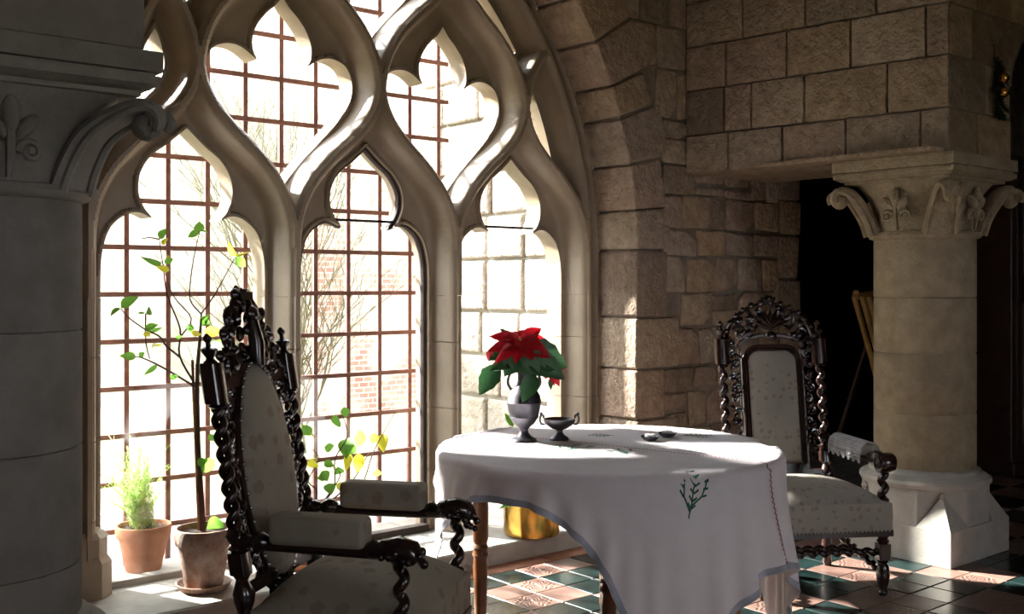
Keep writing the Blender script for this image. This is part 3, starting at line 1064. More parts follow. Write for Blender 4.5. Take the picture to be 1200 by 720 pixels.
for i, (x, y, h, n, sp, lab) in enumerate(((1.5, 1.6, 1.25, 8, 0.14, 'low bare shrub of pale twigs close behind the iron grid'), (2.6, 3.5, 2.2, 10, 0.2, 'tall many-stemmed bare shrub growing before the weathered brick wall'), (0.3, 5.6, 2.0, 10, 0.12, 'bare shrub standing against the pale rendered courtyard wall'))):
    twiggy('bare_shrub', (x, y, -0.06), h, n, sp, 40 + i, lab, None, (0.010, 0.012, 0.018)[i])
# ================================================================ FURNITURE
def shear(b, z0=0.44, k=0.16):
    b.v = [(x, y + max(0.0, z - z0) * k, z) for x, y, z in b.v]
    return b
def sq_prof(h):
    return [(-h, -h), (h, -h), (h, h), (-h, h)]
def sqb(b, x, y, h, z0, z1, ch=0.0):
    if ch:
        p = [(x + (h - ch) * a + ch * c, y + (h - ch) * d + ch * e) for a, c, d, e in ()]
        poly = [(x - h + ch, y - h), (x + h - ch, y - h), (x + h, y - h + ch), (x + h, y + h - ch), (x + h - ch, y + h), (x - h + ch, y + h), (x - h, y + h - ch), (x - h, y - h + ch)]
        return b.hexa(poly, z0, z1)
    return b.hexa([(x + p[0], y + p[1]) for p in sq_prof(h)], z0, z1)
def seat_mesh(wf, wb, yf, yb, z0, ze, crown):
    n = 22
    vs, fs = [], []
    for i in range(n + 1):
        for j in range(n + 1):
            u, v = -1 + 2 * i / n, -1 + 2 * j / n
            # ease the samples towards the rim
            u, v = math.copysign(abs(u) ** 0.7, u), math.copysign(abs(v) ** 0.7, v)
            hw = wf + (wb - wf) * (v + 1) / 2
            d = (1 - abs(u) ** 3.2) * (1 - abs(v) ** 3.2)
            vs.append((u * hw, yf + (yb - yf) * (v + 1) / 2, ze + crown * d ** 0.8))
    for i in range(n):
        for j in range(n):
            a = i * (n + 1) + j
            fs.append((a, a + n + 1, a + n + 2, a + 1))
    rim = [i * (n + 1) for i in range(n + 1)] + [n * (n + 1) + j for j in range(1, n + 1)] + [i * (n + 1) + n for i in range(n - 1, -1, -1)] + [j for j in range(n - 1, 0, -1)]
    o = len(vs)
    for r in rim:
        vs.append((vs[r][0] * 1.01, vs[r][1], (z0 + ze) / 2 + 0.02))
    for r in rim:
        vs.append((vs[r][0], vs[r][1], z0))
    m = len(rim)
    for k in range(m):
        k2 = (k + 1) % m
        fs.append((rim[k], rim[k2], o + k2, o + k))
        fs.append((o + k, o + k2, o + m + k2, o + m + k))
    fs.append(tuple(o + m + k for k in range(m)))
    return MB().add(vs, fs)
def carved_strip(b, x, y, z0, z1, wd, rnd, step=0.055):
    """chain of scrolls and leaves"""
    z, s = z0, 1
    while z < z1:
        b.spiral((x + s * wd * 0.25, y, z + step * 0.5), (1, 0, 0), (0, 0, 1), wd * 0.62, 1.2, 0.0085, a0=rnd.uniform(0, 6), sign=s, seg=6, steps=11)
        for q in range(2):
            b.blob((x - s * wd * rnd.uniform(0.1, 0.6), y - rnd.uniform(0.0, 0.012), z + rnd.uniform(0, step)), 0.012, 0.010, 0.019, Matrix.Rotation(rnd.uniform(-1, 1), 3, 'Y'), 7, 5)
        z += step
        s = -s
def chair(label, loc, rz, kind):
    rnd = random.Random(11 if kind == 'A' else 23)
    t = tag(empty('armchair', loc, rz), label, 'armchair')
    W = 'darkwood'
    fab = 'fab_arch' if kind == 'A' else 'fab_oval'
    wf, wb, yf, yb = 0.30, 0.262, -0.275, 0.235
    px_ = 0.248
    ze, crown = (0.405, 0.075) if kind == 'A' else (0.40, 0.105)
    # front legs
    for s in (-1, 1):
        b = MB()
        b.lathe([(0.016, 0), (0.022, 0.012), (0.017, 0.03), (0.024, 0.05), (0.030, 0.09), (0.026, 0.125), (0.018, 0.14), (0.026, 0.148), (0.018, 0.156)], 14, (s * 0.272, -0.245, 0))
        sqb(b, s * 0.272, -0.245, 0.027, 0.155, 0.225, 0.006)
        b.lathe([(0.018, 0.225), (0.028, 0.235), (0.020, 0.248), (0.030, 0.262), (0.03, 0.275)], 14, (s * 0.272, -0.245, 0))
        b.build('front_leg', W, t)
    # back posts
    for s in (-1, 1):
        b = MB()
        x, y = s * px_, 0.262
        b.lathe([(0.018, 0), (0.024, 0.015), (0.02, 0.04), (0.028, 0.10), (0.02, 0.15)], 12, (x, y, 0))
        sqb(b, x, y, 0.025, 0.15, 0.235, 0.005)
        b.lathe([(0.02, 0.235), (0.028, 0.25), (0.02, 0.27), (0.026, 0.29), (0.026, 0.36)], 12, (x, y, 0))
        b.lathe([(0.026, 0.36), (0.02, 0.39), (0.03, 0.42), (0.034, 0.445), (0.024, 0.47), (0.018, 0.485), (0.028, 0.50)], 14, (x, y, 0))
        sqb(b, x, y, 0.027, 0.50, 0.565, 0.006)
        b.lathe([(0.018, 0.565), (0.03, 0.575), (0.018, 0.586), (0.027, 0.598), (0.032, 0.612), (0.02, 0.635)], 14, (x, y, 0))
        if kind == 'A':
            b.twist((x, y, 0.63), (x, y, 0.955), 0.0150, 0.0085, 5.5, 10, 12)
        else:
            b.twist((x, y, 0.63), (x, y, 0.985), 0.0120, 0.0125, 3.6, 9, 14, starts=2)
        zb = 0.955 if kind == 'A' else 0.985
        b.lathe([(0.018, zb), (0.028, zb + 0.008), (0.018, zb + 0.016)], 14, (x, y, 0))
        sqb(b, x, y, 0.030, zb + 0.016, zb + 0.135, 0.011)
        post = shear(b).build('back_post', W, t, angle=45)
        f = MB()
        z1 = zb + 0.135
        f.lathe([(0.024, z1), (0.016, z1 + 0.008), (0.011, z1 + 0.014), (0.024, z1 + 0.034), (0.026, z1 + 0.042), (0.008, z1 + 0.050), (0.007, z1 + 0.060), (0.013, z1 + 0.068), (0.014, z1 + 0.076), (0.003, z1 + 0.088)], 12, (x, y, 0))
        shear(f).build('finial', W, post)
    # stretchers
    for s in (-1, 1):
        MB().twist((s * 0.268, -0.22, 0.135 if kind == 'B' else 0.105), (s * 0.25, 0.24, 0.19), 0.0125, 0.0075, 8).build('stretcher', W, t)
    MB().twist((-0.25, -0.245, 0.19), (0.25, -0.245, 0.19), 0.0130, 0.0075, 9).build('stretcher', W, t)
    MB().twist((-0.26, 0.0, 0.145), (0.26, 0.0, 0.145), 0.0130, 0.0075, 9).build('stretcher', W, t)
    # seat
    st = seat_mesh(wf, wb, yf, yb, 0.275, ze, crown).build('seat', fab, t, angle=70)
    b = MB()
    c4 = [(-wf - 0.004, yf - 0.004), (wf + 0.004, yf - 0.004), (wb + 0.004, yb), (-wb - 0.004, yb)]
    b.hexa(c4, 0.262, 0.282)
    for p, q in zip(c4, c4[1:] + c4[:1]):
        n = 34
        for i in range(n):
            u = (i + 0.5) / n
            b.blob((p[0] + (q[0] - p[0]) * u, p[1] + (q[1] - p[1]) * u, 0.285), 0.0048, seg=6, rings=4)
    b.build('nailed_trim', W, st)
    # arms
    za = 0.585 if kind == 'A' else 0.60
    for s in (-1, 1):
        b = MB()
        xb, xf = s * px_, s * 0.278
        ya = 0.262 + (za - 0.44) * 0.16
        P = lambda u, dz=0.0: Vector((xb + (xf - xb) * u, ya + (-0.235 - ya) * u, za + dz))
        b.tube([P(0.0), P(0.06), P(0.10), P(0.13), P(0.16), P(0.19), P(0.21)], [0.02, 0.024, 0.015, 0.029, 0.032, 0.024, 0.016], 12)
        b.tube([P(0.2, -0.006), P(0.83, -0.006)], 0.020, 10, 0.8)
        if kind == 'A':
            b.tube([P(0.8), P(0.86, 0.006), P(0.93, 0.010), P(1.0, 0.004)], [0.022, 0.027, 0.028, 0.02], 10)
            c = P(1.03, -0.008)
            b.lathe([(0.012, -0.036), (0.040, -0.034), (0.044, -0.028), (0.044, 0.028), (0.040, 0.034), (0.012, 0.036)], 18, c, Matrix.Rotation(PI / 2, 3, 'Y'))
            for e in (-1, 1):
                b.spiral(c + Vector((e * 0.036, 0, 0)), (0, 1, 0), (0, 0, 1), 0.034, 1.6, 0.006, a0=1.0, sign=1)
        else:
            b.tube([P(0.8), P(0.84, 0.004), P(0.87, 0.0), P(0.9, 0.006), P(0.99, 0.012), P(1.06, 0.004), P(1.10, -0.020)], [0.020, 0.030, 0.024, 0.030, 0.036, 0.034, 0.022], 10)
            for q in range(22):                # carved beast head
                u = rnd.uniform(0.88, 1.12)
                a = rnd.uniform(0, 2 * PI)
                c = P(u, 0.004 - max(0, u - 1.02) * 0.3) + Vector((math.cos(a) * 0.029, 0, math.sin(a) * 0.028))
                b.blob(c, rnd.uniform(0.009, 0.015), seg=7, rings=5)
            b.blob(P(1.13, -0.028), 0.014, seg=7, rings=5)
        arm = b.build('armrest', W, t, angle=50)
        pd = MB()
        y0, y1 = P(0.24).y, P(0.80).y
        xm = P(0.52).x
        hw, hh = (0.034, 0.05) if kind == 'A' else (0.044, 0.088)
        pd.box(xm - hw, xm + hw, y1, y0, za + 0.004, za + 0.004 + hh)
        pad = pd.build('arm_pad', fab, arm, bevel=0.02 if kind == 'A' else 0.024, bseg=4, angle=70)
        if kind == 'A':                        # crocheted cover over the pad
            n, m = 30, 16
            vs, fs = [], []
            for i in range(n + 1):
                for j in range(m + 1):
                    v = -1 + 2 * j / m
                    a = v * 1.9
                    drop = max(0, abs(v) - 0.75) * 0.16 * (1 + 0.25 * math.sin(i * 1.3))
                    xx = xm + 0.047 * math.sin(max(-1.57, min(1.57, a)))
                    zz = za + 0.02 + 0.046 * math.cos(max(-1.57, min(1.57, a))) - drop
                    vs.append((xx, y1 - 0.012 + (y0 - y1 + 0.03) * i / n + 0.003 * math.sin(j * 2.1), zz))
            for i in range(n):
                for j in range(m):
                    k = i * (m + 1) + j
                    fs.append((k, k + 1, k + m + 2, k + m + 1))
            lo = MB().add(vs, fs).build('lace_cover', 'lace', arm)
            lo['label'] = 'white crocheted lace cover'
            w = lo.modifiers.new('wire', 'WIREFRAME')
            w.thickness = 0.0036
            w.use_replace = True
        b = MB()
        b.lathe([(0.024, ze - 0.02), (0.026, ze + 0.012), (0.016, ze + 0.02)], 12, (xf, -0.235, 0))
        b.twist((xf, -0.235, ze + 0.01), (xf, -0.235, za - 0.02), 0.0165, 0.0095, 2.4, 10, 14)
        b.build('arm_support', W, t)
    # the back
    YB = 0.262
    if kind == 'A':
        def arch_pts(hw, z0, z1, rc, n=8):
            P = [(-hw, z0)]
            for i in range(n + 1):
                a = PI - i * (PI / 2) / n
                P.append((-hw + rc + rc * math.cos(a), z1 - rc + rc * math.sin(a)))
            P += [(-x, z) for x, z in P[::-1]]
            return P
        poly = arch_pts(0.124, 0.50, 1.035, 0.06)
        n = len(poly)
        b = MB()
        vs = [(x, YB + 0.02, z) for x, z in poly] + [(x, YB - 0.006, z) for x, z in poly] + [(x * 0.9, YB - 0.022, 0.77 + (z - 0.77) * 0.95) for x, z in poly]
        fs = [tuple(range(n)), tuple(reversed(range(2 * n, 3 * n)))]
        for r in (0, 1):
            fs += [(r * n + i, (r + 1) * n + i, (r + 1) * n + (i + 1) % n, r * n + (i + 1) % n) for i in range(n)]
        b.add(vs, fs)
        shear(b).build('back_panel', fab, t, angle=50)
        b = MB()
        for hw, r in ((0.131, 0.012), (0.146, 0.008)):
            pp = arch_pts(hw, 0.49, 1.035 + hw - 0.124, 0.06 + hw - 0.124)
            b.tube([(x, YB - 0.006, z) for x, z in pp], r, 8)
        b.box(-0.15, 0.15, YB - 0.014, YB + 0.02, 0.455, 0.495)
        b.box(-0.245, 0.245, YB - 0.01, YB + 0.016, 0.445, 0.465)
        shear(b).build('back_frame', W, t)
        for s in (-1, 1):
            b = MB()
            carved_strip(b, s * 0.187, YB, 0.50, 1.02, 0.034, rnd)
            b.tube([(s * 0.158, YB + 0.008, 0.47), (s * 0.158, YB + 0.008, 1.04)], 0.009, 6)
            shear(b).build('carved_side', W, t)
        b = MB()
        cz = 1.075
        arc = [(0.222 * math.cos(a), YB, cz + 0.185 * math.sin(a)) for a in np.linspace(PI + 0.05, -0.05, 30)]
        b.tube(arc, 0.0105, 8)
        for i, p in enumerate(arc[1:-1]):
            if i % 2 == 0:
                b.blob((p[0] * 1.035, p[1] - 0.006, cz + (p[2] - cz) * 1.05), rnd.uniform(0.011, 0.017), seg=7, rings=5)
        b.tube([(0.165 * math.cos(a), YB, cz - 0.025 + 0.06 * math.sin(a)) for a in np.linspace(PI, 0, 16)], 0.012, 7)
        for s in (-1, 1):
            for (x, z, r, sg) in ((0.155, 1.115, 0.042, 1), (0.095, 1.175, 0.040, -1), (0.165, 1.175, 0.026, 1), (0.05, 1.225, 0.022, 1), (0.115, 1.105, 0.024, -1), (0.20, 1.075, 0.024, -1)):
                b.spiral((s * x, YB - 0.004, z), (s, 0, 0), (0, 0, 1), r, 1.35, 0.0085, a0=rnd.uniform(0, 6), sign=sg, seg=6)
            for q in range(16):
                a = rnd.uniform(0.15, 1.35)
                rr = rnd.uniform(0.55, 0.95)
                b.blob((s * 0.21 * rr * math.cos(a), YB - rnd.uniform(0, 0.015), cz + 0.185 * rr * math.sin(a)), 0.013, 0.010, 0.021, Matrix.Rotation(rnd.uniform(-1.5, 1.5), 3, 'Y'), 7, 5)
        for i in range(7):                     # shell in the middle
            a = -1.2 + 0.4 * i
            b.blob((0.036 * math.sin(a), YB - 0.018, 1.135 + 0.05 * math.cos(a)), 0.013, 0.014, 0.052, Matrix.Rotation(a, 3, 'Y'), 8, 6)
        b.blob((0, YB - 0.02, 1.105), 0.030, 0.018, 0.024, None, 10, 6)
        for i in range(5):
            a = -0.8 + 0.4 * i
            b.blob((0.026 * math.sin(a), YB - 0.008, 1.262 + 0.020 * math.cos(a)), 0.013, 0.013, 0.026, Matrix.Rotation(a, 3, 'Y'), 8, 6)
        b.blob((0, YB - 0.008, 1.285), 0.020, 0.018, 0.020, None, 10, 7)
        shear(b).build('crest', W, t)
    else:
        oc, orx, orz = 0.765, 0.155, 0.335
        b = MB()
        vs, fs = [], []
        n = 40
        rings = ((1.0, 0.012), (1.0, -0.008), (0.94, -0.026), (0.78, -0.036), (0.45, -0.042))
        for f, y in rings:
            for k in range(n):
                a = 2 * PI * k / n
                vs.append((orx * f * math.cos(a), YB + y, oc + orz * f * math.sin(a)))
        for r in range(len(rings) - 1):
            for k in range(n):
                k2 = (k + 1) % n
                fs.append((r * n + k, (r + 1) * n + k, (r + 1) * n + k2, r * n + k2))
        fs.append(tuple(range(n)))
        fs.append(tuple(reversed(range((len(rings) - 1) * n, len(rings) * n))))
        b.add(vs, fs)
        shear(b).build('back_panel', fab, t, angle=70)
        b = MB()
        ov = lambda f, y: [((orx + f) * math.cos(a), YB + y, oc + (orz + f) * math.sin(a)) for a in np.linspace(0, 2 * PI, 49)]
        b.tube(ov(0.014, 0.0), 0.015, 8)
        b.tube(ov(0.034, 0.008), 0.011, 7)
        for p in ov(0.008, -0.014)[:-1]:
            b.blob(p, 0.0062, seg=6, rings=4)
        b.box(-0.245, 0.245, YB - 0.012, YB + 0.018, 0.435, 0.475)
        b.box(-0.245, 0.245, YB - 0.010, YB + 0.016, 1.04, 1.075)
        shear(b).build('back_frame', W, t)
        for s in (-1, 1):
            b = MB()
            carved_strip(b, s * 0.205, YB, 0.50, 1.06, 0.026, rnd)
            for z, x in ((0.53, 0.16), (0.56, 0.18), (0.50, 0.11), (1.03, 0.165), (0.99, 0.185), (1.06, 0.13)):
                b.spiral((s * x, YB, z), (1, 0, 0), (0, 0, 1), 0.034, 1.2, 0.010, a0=rnd.uniform(0, 6), sign=s)
            shear(b).build('carved_side', W, t)
        b = MB()                               # stepped pierced crest
        for z0, z1, hw in ((1.06, 1.15, 0.185), (1.15, 1.215, 0.145), (1.215, 1.265, 0.105), (1.265, 1.295, 0.055), (1.295, 1.335, 0.036)):
            for q in range(int(14 * hw / 0.1)):
                b.blob((rnd.uniform(-hw, hw), YB + rnd.uniform(-0.02, 0.012), rnd.uniform(z0, z1)), rnd.uniform(0.013, 0.021), 0.014, rnd.uniform(0.017, 0.030), Matrix.Rotation(rnd.uniform(-1.4, 1.4), 3, 'Y'), 7, 5)
            for s in (-1, 1):
                b.spiral((s * hw * 0.8, YB, (z0 + z1) / 2), (s, 0, 0), (0, 0, 1), min(0.042, hw * 0.5), 1.3, 0.011, a0=2.0, sign=s)
                b.blob((s * hw, YB, z1 - 0.012), 0.018, 0.016, 0.018)
        b.box(-0.038, 0.038, YB - 0.022, YB + 0.016, 1.305, 1.33)
        b.box(-0.028, 0.028, YB - 0.016, YB + 0.012, 1.27, 1.31)
        b.tube([(0, YB - 0.025, 1.10), (0, YB - 0.03, 1.17), (0, YB - 0.025, 1.24)], [0.022, 0.026, 0.020], 10)
        b.blob((0, YB - 0.03, 1.262), 0.026, 0.02, 0.026, None, 10, 7)
        b.box(-0.15, 0.15, YB - 0.004, YB + 0.012, 1.06, 1.16)
        shear(b).build('crest', W, t)
        b = MB()                               # pendant below the oval
        for q in range(20):
            b.blob((rnd.uniform(-0.1, 0.1), YB + rnd.uniform(-0.015, 0.01), rnd.uniform(0.385, 0.47)), 0.018, 0.014, 0.022, None, 7, 5)
        b.build('apron_carving', W, t)
    return t
ca = cw(1.315, 4.86)
chair('dark carved armchair with arched back panel and white lace arm covers beside the limestone column', ca, math.radians(8.3 - 40), 'A')
cb = cw(-0.475, 3.318)
chair('dark carved armchair with tall oval upholstered back and padded arms beside the potted sapling', cb, math.radians(76.7 - 40), 'B')

# ---- round table
TX, TY = cw(0.362, 4.0)[:2]
TR, TZ = 0.64, 0.745
tab = tag(empty('round_table', (TX, TY, 0)), 'round wooden table on turned legs under the white cloth', 'table')
MB().lathe([(TR - 0.06, TZ - 0.032), (TR - 0.030, TZ - 0.028), (TR - 0.026, TZ - 0.020), (TR - 0.034, TZ - 0.011), (TR - 0.06, TZ - 0.006)], 64).build('tabletop', 'tablewood', tab)
legs = [cw(0.318, 3.52), cw(0.832, 3.985), cw(-0.118, 3.99), cw(0.39, 4.47)]
for i, p in enumerate(legs):
    b = MB()
    x, y = p.x - TX, p.y - TY
    b.lathe([(0.018, 0), (0.024, 0.02), (0.022, 0.1), (0.028, 0.30), (0.026, 0.33), (0.032, 0.345), (0.026, 0.36), (0.030, 0.372), (0.024, 0.385), (0.029, 0.40), (0.030, 0.52), (0.027, 0.58)], 18, (x, y, 0))
    b.hexa([(x - 0.03, y - 0.03), (x + 0.03, y - 0.03), (x + 0.03, y + 0.03), (x - 0.03, y + 0.03)], 0.575, TZ - 0.03)
    b.build('leg', 'tablewood', tab)
for i in range(4):
    order = [0, 1, 3, 2]
    p, q = legs[order[i]], legs[order[(i + 1) % 4]]
    d = (q - p).normalized()
    nn = Vector((-d.y, d.x, 0)) * 0.011
    a, e = p + d * 0.03, q - d * 0.03
    off = Vector((TX, TY, 0))
    MB().hexa([((v - off).x, (v - off).y) for v in (a - nn, e - nn, e + nn, a + nn)], 0.60, TZ - 0.028).build('apron', 'tablewood', tab, smooth=False)

# ---- tablecloth: relaxed over the round top
NG, LC = 84, 1.56
CROT = math.radians(-37 - 40)
cu, cv = Vector((math.cos(CROT), math.sin(CROT), 0)), Vector((-math.sin(CROT), math.cos(CROT), 0))
cofs = cu * 0.155 + cv * 0.045
def drape():
    g = np.linspace(-LC / 2, LC / 2, NG)
    A, B = np.meshgrid(g, g, indexing='ij')
    P = np.stack([A * cu.x + B * cv.x + cofs.x, A * cu.y + B * cv.y + cofs.y, np.full_like(A, TZ + 0.004)], -1)
    rs = np.random.RandomState(3)
    P[..., 2] += rs.uniform(0, 0.0015, A.shape)
    Vv = np.zeros_like(P)
    sp = g[1] - g[0]
    cons = []
    for (di, dj, k) in ((1, 0, 1.0), (0, 1, 1.0), (1, 1, 0.45), (1, -1, 0.45), (3, 0, 0.12), (0, 3, 0.12)):
        L = sp * math.hypot(di, dj)
        per = max(di, abs(dj)) if max(di, abs(dj)) > 1 else 1
        for ph in (0, 1):
            i0 = np.arange(NG)
            if di:
                sel = i0[((i0 // di) % 2 == ph) & (i0 + di < NG)]
                I = sel
                J = np.arange(max(0, -dj), NG - max(0, dj))
            else:
                I = i0
                J = i0[((i0 // dj) % 2 == ph) & (i0 + dj < NG)]
            II, JJ = np.meshgrid(I, J, indexing='ij')
            cons.append((II, JJ, II + di, JJ + dj, L, k))
    dt = 0.02
    P0 = P.copy()
    P0[..., 2] = TZ + 0.003
    R = TR + 0.006
    for step in range(190):
        Vv[..., 2] -= 9.8 * dt
        Vv *= 0.965
        Q = P + Vv * dt
        for it in range(10):
            for (i, j, i2, j2, L, k) in cons:
                a, b = Q[i, j], Q[i2, j2]
                d = b - a
                ln = np.sqrt((d ** 2).sum(-1, keepdims=True)) + 1e-9
                c = d * ((ln - L) / ln * 0.5 * k)
                Q[i, j] = a + c
                Q[i2, j2] = b - c
            r = np.hypot(Q[..., 0], Q[..., 1])
            zt = TZ + 0.003
            inside = (r < R) & (Q[..., 2] < zt)
            top = inside & ((zt - Q[..., 2]) < np.maximum(R - r, 0.0) + 0.004) & (Q[..., 2] > zt - 0.12)
            side = inside & ~top
            Q[..., 2] = np.where(top, zt, Q[..., 2])
            f = np.where(side, R / np.maximum(r, 1e-6), 1.0)
            Q[..., 0] *= f
            Q[..., 1] *= f
        onT = (Q[..., 2] < TZ + 0.006) & (np.hypot(Q[..., 0], Q[..., 1]) < TR - 0.01) & (Q[..., 2] > TZ - 0.01)
        Q[onT, :2] = P[onT, :2] + (Q[onT, :2] - P[onT, :2]) * 0.15
        fix = np.hypot(P0[..., 0], P0[..., 1]) < TR - 0.04
        Q[fix] = P0[fix]
        Vv = (Q - P) / dt
        P = Q
    return P
CP = drape()
def cloth_n():
    a = np.zeros_like(CP)
    b = np.zeros_like(CP)
    a[1:-1] = CP[2:] - CP[:-2]
    a[0], a[-1] = CP[1] - CP[0], CP[-1] - CP[-2]
    b[:, 1:-1] = CP[:, 2:] - CP[:, :-2]
    b[:, 0], b[:, -1] = CP[:, 1] - CP[:, 0], CP[:, -1] - CP[:, -2]
    n = np.cross(a, b)
    return n / (np.linalg.norm(n, axis=-1, keepdims=True) + 1e-9)
CN = cloth_n()
def cpt(a, b, off=0.0022):
    """cloth coordinates in metres from its middle -> point just above the linen"""
    u = min(max((a / LC + 0.5) * (NG - 1), 0), NG - 1.001)
    v = min(max((b / LC + 0.5) * (NG - 1), 0), NG - 1.001)
    i, j = int(u), int(v)
    fu, fv = u - i, v - j
    w = lambda F: F[i, j] * (1 - fu) * (1 - fv) + F[i + 1, j] * fu * (1 - fv) + F[i, j + 1] * (1 - fu) * fv + F[i + 1, j + 1] * fu * fv
    return Vector(w(CP) + w(CN) * off)
cloth = empty('tablecloth', (TX, TY, TZ))
tag(cloth, 'white linen tablecloth with grey hem and green sprigs draped over the round table', 'tablecloth')
cverts = [(p[0], p[1], p[2] - TZ) for p in CP.reshape(-1, 3)]
cf = [(i * NG + j, (i + 1) * NG + j, (i + 1) * NG + j + 1, i * NG + j + 1) for i in range(NG - 1) for j in range(NG - 1)]
lin = MB().add(cverts, cf).build('linen', 'cloth', cloth, angle=180)
def ribbon(lines, wd, off=0.0022):
    b = MB()
    for ln in lines:
        pts = [np.array(p) for p in ln]
        # subdivide so that the stitches follow the folds
        out = []
        for p, q in zip(pts[:-1], pts[1:]):
            k = max(1, int(np.hypot(*(q - p)) / 0.012))
            out += [p + (q - p) * (i / k) for i in range(k)]
        out.append(pts[-1])
        vs, n = [], len(out)
        for i in range(n):
            d = out[min(i + 1, n - 1)] - out[max(i - 1, 0)]
            d = d / (np.hypot(*d) + 1e-9)
            nn = np.array((-d[1], d[0])) * wd / 2
            for s in (-1, 1):
                p = cpt(*(out[i] + nn * s), off)
                vs.append((p.x, p.y, p.z - TZ))
        b.add(vs, [(2 * i, 2 * i + 1, 2 * i + 3, 2 * i + 2) for i in range(n - 1)])
    return b
E = LC / 2 - 0.012
ribbon([[(-E, -E), (E, -E)], [(E, -E), (E, E)], [(E, E), (-E, E)], [(-E, E), (-E, -E)]], 0.022, 0.0032).build('hem', 'hem', cloth, angle=180)
def to_cloth(px, py):
    """table-top pixel to cloth coordinates"""
    p = on_z(px, py, TZ) - Vector((TX, TY, TZ)) - cofs
    return (p.dot(cu), p.dot(cv))
sa, sb = to_cloth(600, 502), to_cloth(868, 541)
sb_ = 0.05 * sa[1] + 0.95 * sb[1] - 0.02 if abs(sa[1] - sb[1]) < abs(sa[0] - sb[0]) else 0.5 * (sa[0] + sb[0])
alongu = abs(sa[1] - sb[1]) < abs(sa[0] - sb[0])
zig = []
n = 190
for i in range(n + 1):
    t_ = -LC / 2 + 0.02 + (LC - 0.04) * i / n
    o_ = sb_ + (0.006 if i % 2 else -0.006)
    zig.append((t_, o_) if alongu else (o_, t_))
ribbon([zig], 0.0070, 0.0055).build('lace_seam', 'redthread', cloth, angle=180)
def sprig(c, ang, s, rnd):
    ls = []
    ca_, sa_ = math.cos(ang), math.sin(ang)
    T = lambda x, y: (c[0] + s * (x * ca_ - y * sa_), c[1] + s * (x * sa_ + y * ca_))
    ls.append([T(0, 0), T(0.03, 0.3), T(0.0, 0.6), T(0.08, 1.0)])
    ls.append([T(0.02, 0.25), T(0.3, 0.5), T(0.38, 0.8)])
    ls.append([T(0.0, 0.15), T(-0.25, 0.4), T(-0.3, 0.65)])
    for y in np.linspace(0.2, 0.95, 6):
        for sg in (-1, 1):
            ls.append([T(0.03, y), T(0.03 + sg * 0.13, y + 0.10)])
    for y in (0.5, 0.65, 0.78):
        ls.append([T(0.3, y), T(0.45, y + 0.05)])
        ls.append([T(-0.27, y - 0.1), T(-0.40, y)])
    return ls
rnd = random.Random(5)
SPR = [((665, 530), 0.4, 0.17), ((735, 534), 0.9, 0.13), ((545, 512), 1.6, 0.15), ((795, 512), -0.9, 0.13), ((720, 512), 2.2, 0.10)]
for (q, a, s) in SPR:
    c = to_cloth(*q)
    ribbon(sprig(c, a, s, rnd), 0.006).build('embroidered_sprig', 'greenthread', cloth, angle=180)
# the sprig hanging on the front fall
best = None
for i in range(4, NG - 4):
    for j in range(4, NG - 4):
        p = proj((CP[i, j, 0] + TX, CP[i, j, 1] + TY, CP[i, j, 2]))
        d = math.hypot(p[0] - 806, p[1] - 612) + (200 if CP[i, j, 2] > TZ - 0.02 else 0) + (200 if p[2] > 3.9 else 0)
        if best is None or d < best[0]:
            best = (d, i, j)
_, i, j = best
dz = np.array([CP[i + 1, j, 2] - CP[i - 1, j, 2], CP[i, j + 1, 2] - CP[i, j - 1, 2]])
ang = math.atan2(dz[1], dz[0]) - PI / 2
c = ((i / (NG - 1) - 0.5) * LC, (j / (NG - 1) - 0.5) * LC)
ribbon(sprig(c, ang - 0.2, 0.118, rnd), 0.0055).build('embroidered_sprig', 'greenthread', cloth, angle=180)

# ================================================================ SMALL THINGS
ZT = TZ + 0.0045
def leaf_mesh(name, m, fold=0.25, droop=0.25, n=6, toothed=0.0):
    vs, fs = [], []
    for i in range(n + 1):
        t = i / n
        w = math.sin(PI * t ** 0.8) ** 0.9 * 0.5 if 0 < t < 1 else 0.0
        if toothed and i % 2 == 1 and 0 < t < 1:
            w *= 1 + toothed
        z = -droop * t * t
        vs += [(-w, t, z + fold * w), (0, t, z), (w, t, z + fold * w)]
    for i in range(n):
        a = 3 * i
        fs += [(a, a + 1, a + 4, a + 3), (a + 1, a + 2, a + 5, a + 4)]
    me = MB().add(vs, fs).mesh(name, True, angle=60)
    me.materials.append(M[m])
    return me
LM = {'leaf': leaf_mesh('leaf_green', 'leaf'), 'leaf_yellow': leaf_mesh('leaf_yellow', 'leaf_yellow'), 'leaf_dark': leaf_mesh('leaf_dark', 'leaf_dark', 0.2, 0.3, 8, 0.12), 'bract': leaf_mesh('bract', 'bract', 0.3, 0.3)}
def leaf(kind, base, tip, wd, parent, tilt=0.3, name='leaf', tw=None):
    base, tip = Vector(base), Vector(tip)
    d = tip - base
    L = d.length
    y = d.normalized()
    nrm = (TC + UP * tilt)
    if tw is not None:
        nrm = Matrix.Rotation(tw, 3, y) @ nrm
    z = (nrm - y * nrm.dot(y)).normalized()
    x = y.cross(z)
    o = bpy.data.objects.new(name, LM[kind])
    COL.objects.link(o)
    pl_ = Vector(parent.location)
    o.parent = parent
    mw = Matrix((x * wd, y * L, z * L)).transposed().to_4x4()
    mw.translation = base - pl_
    o.matrix_basis = mw
    return o
def local(b, root):
    l = Vector(root.location)
    b.v = [(v[0] - l.x, v[1] - l.y, v[2] - l.z) for v in b.v]
    return b
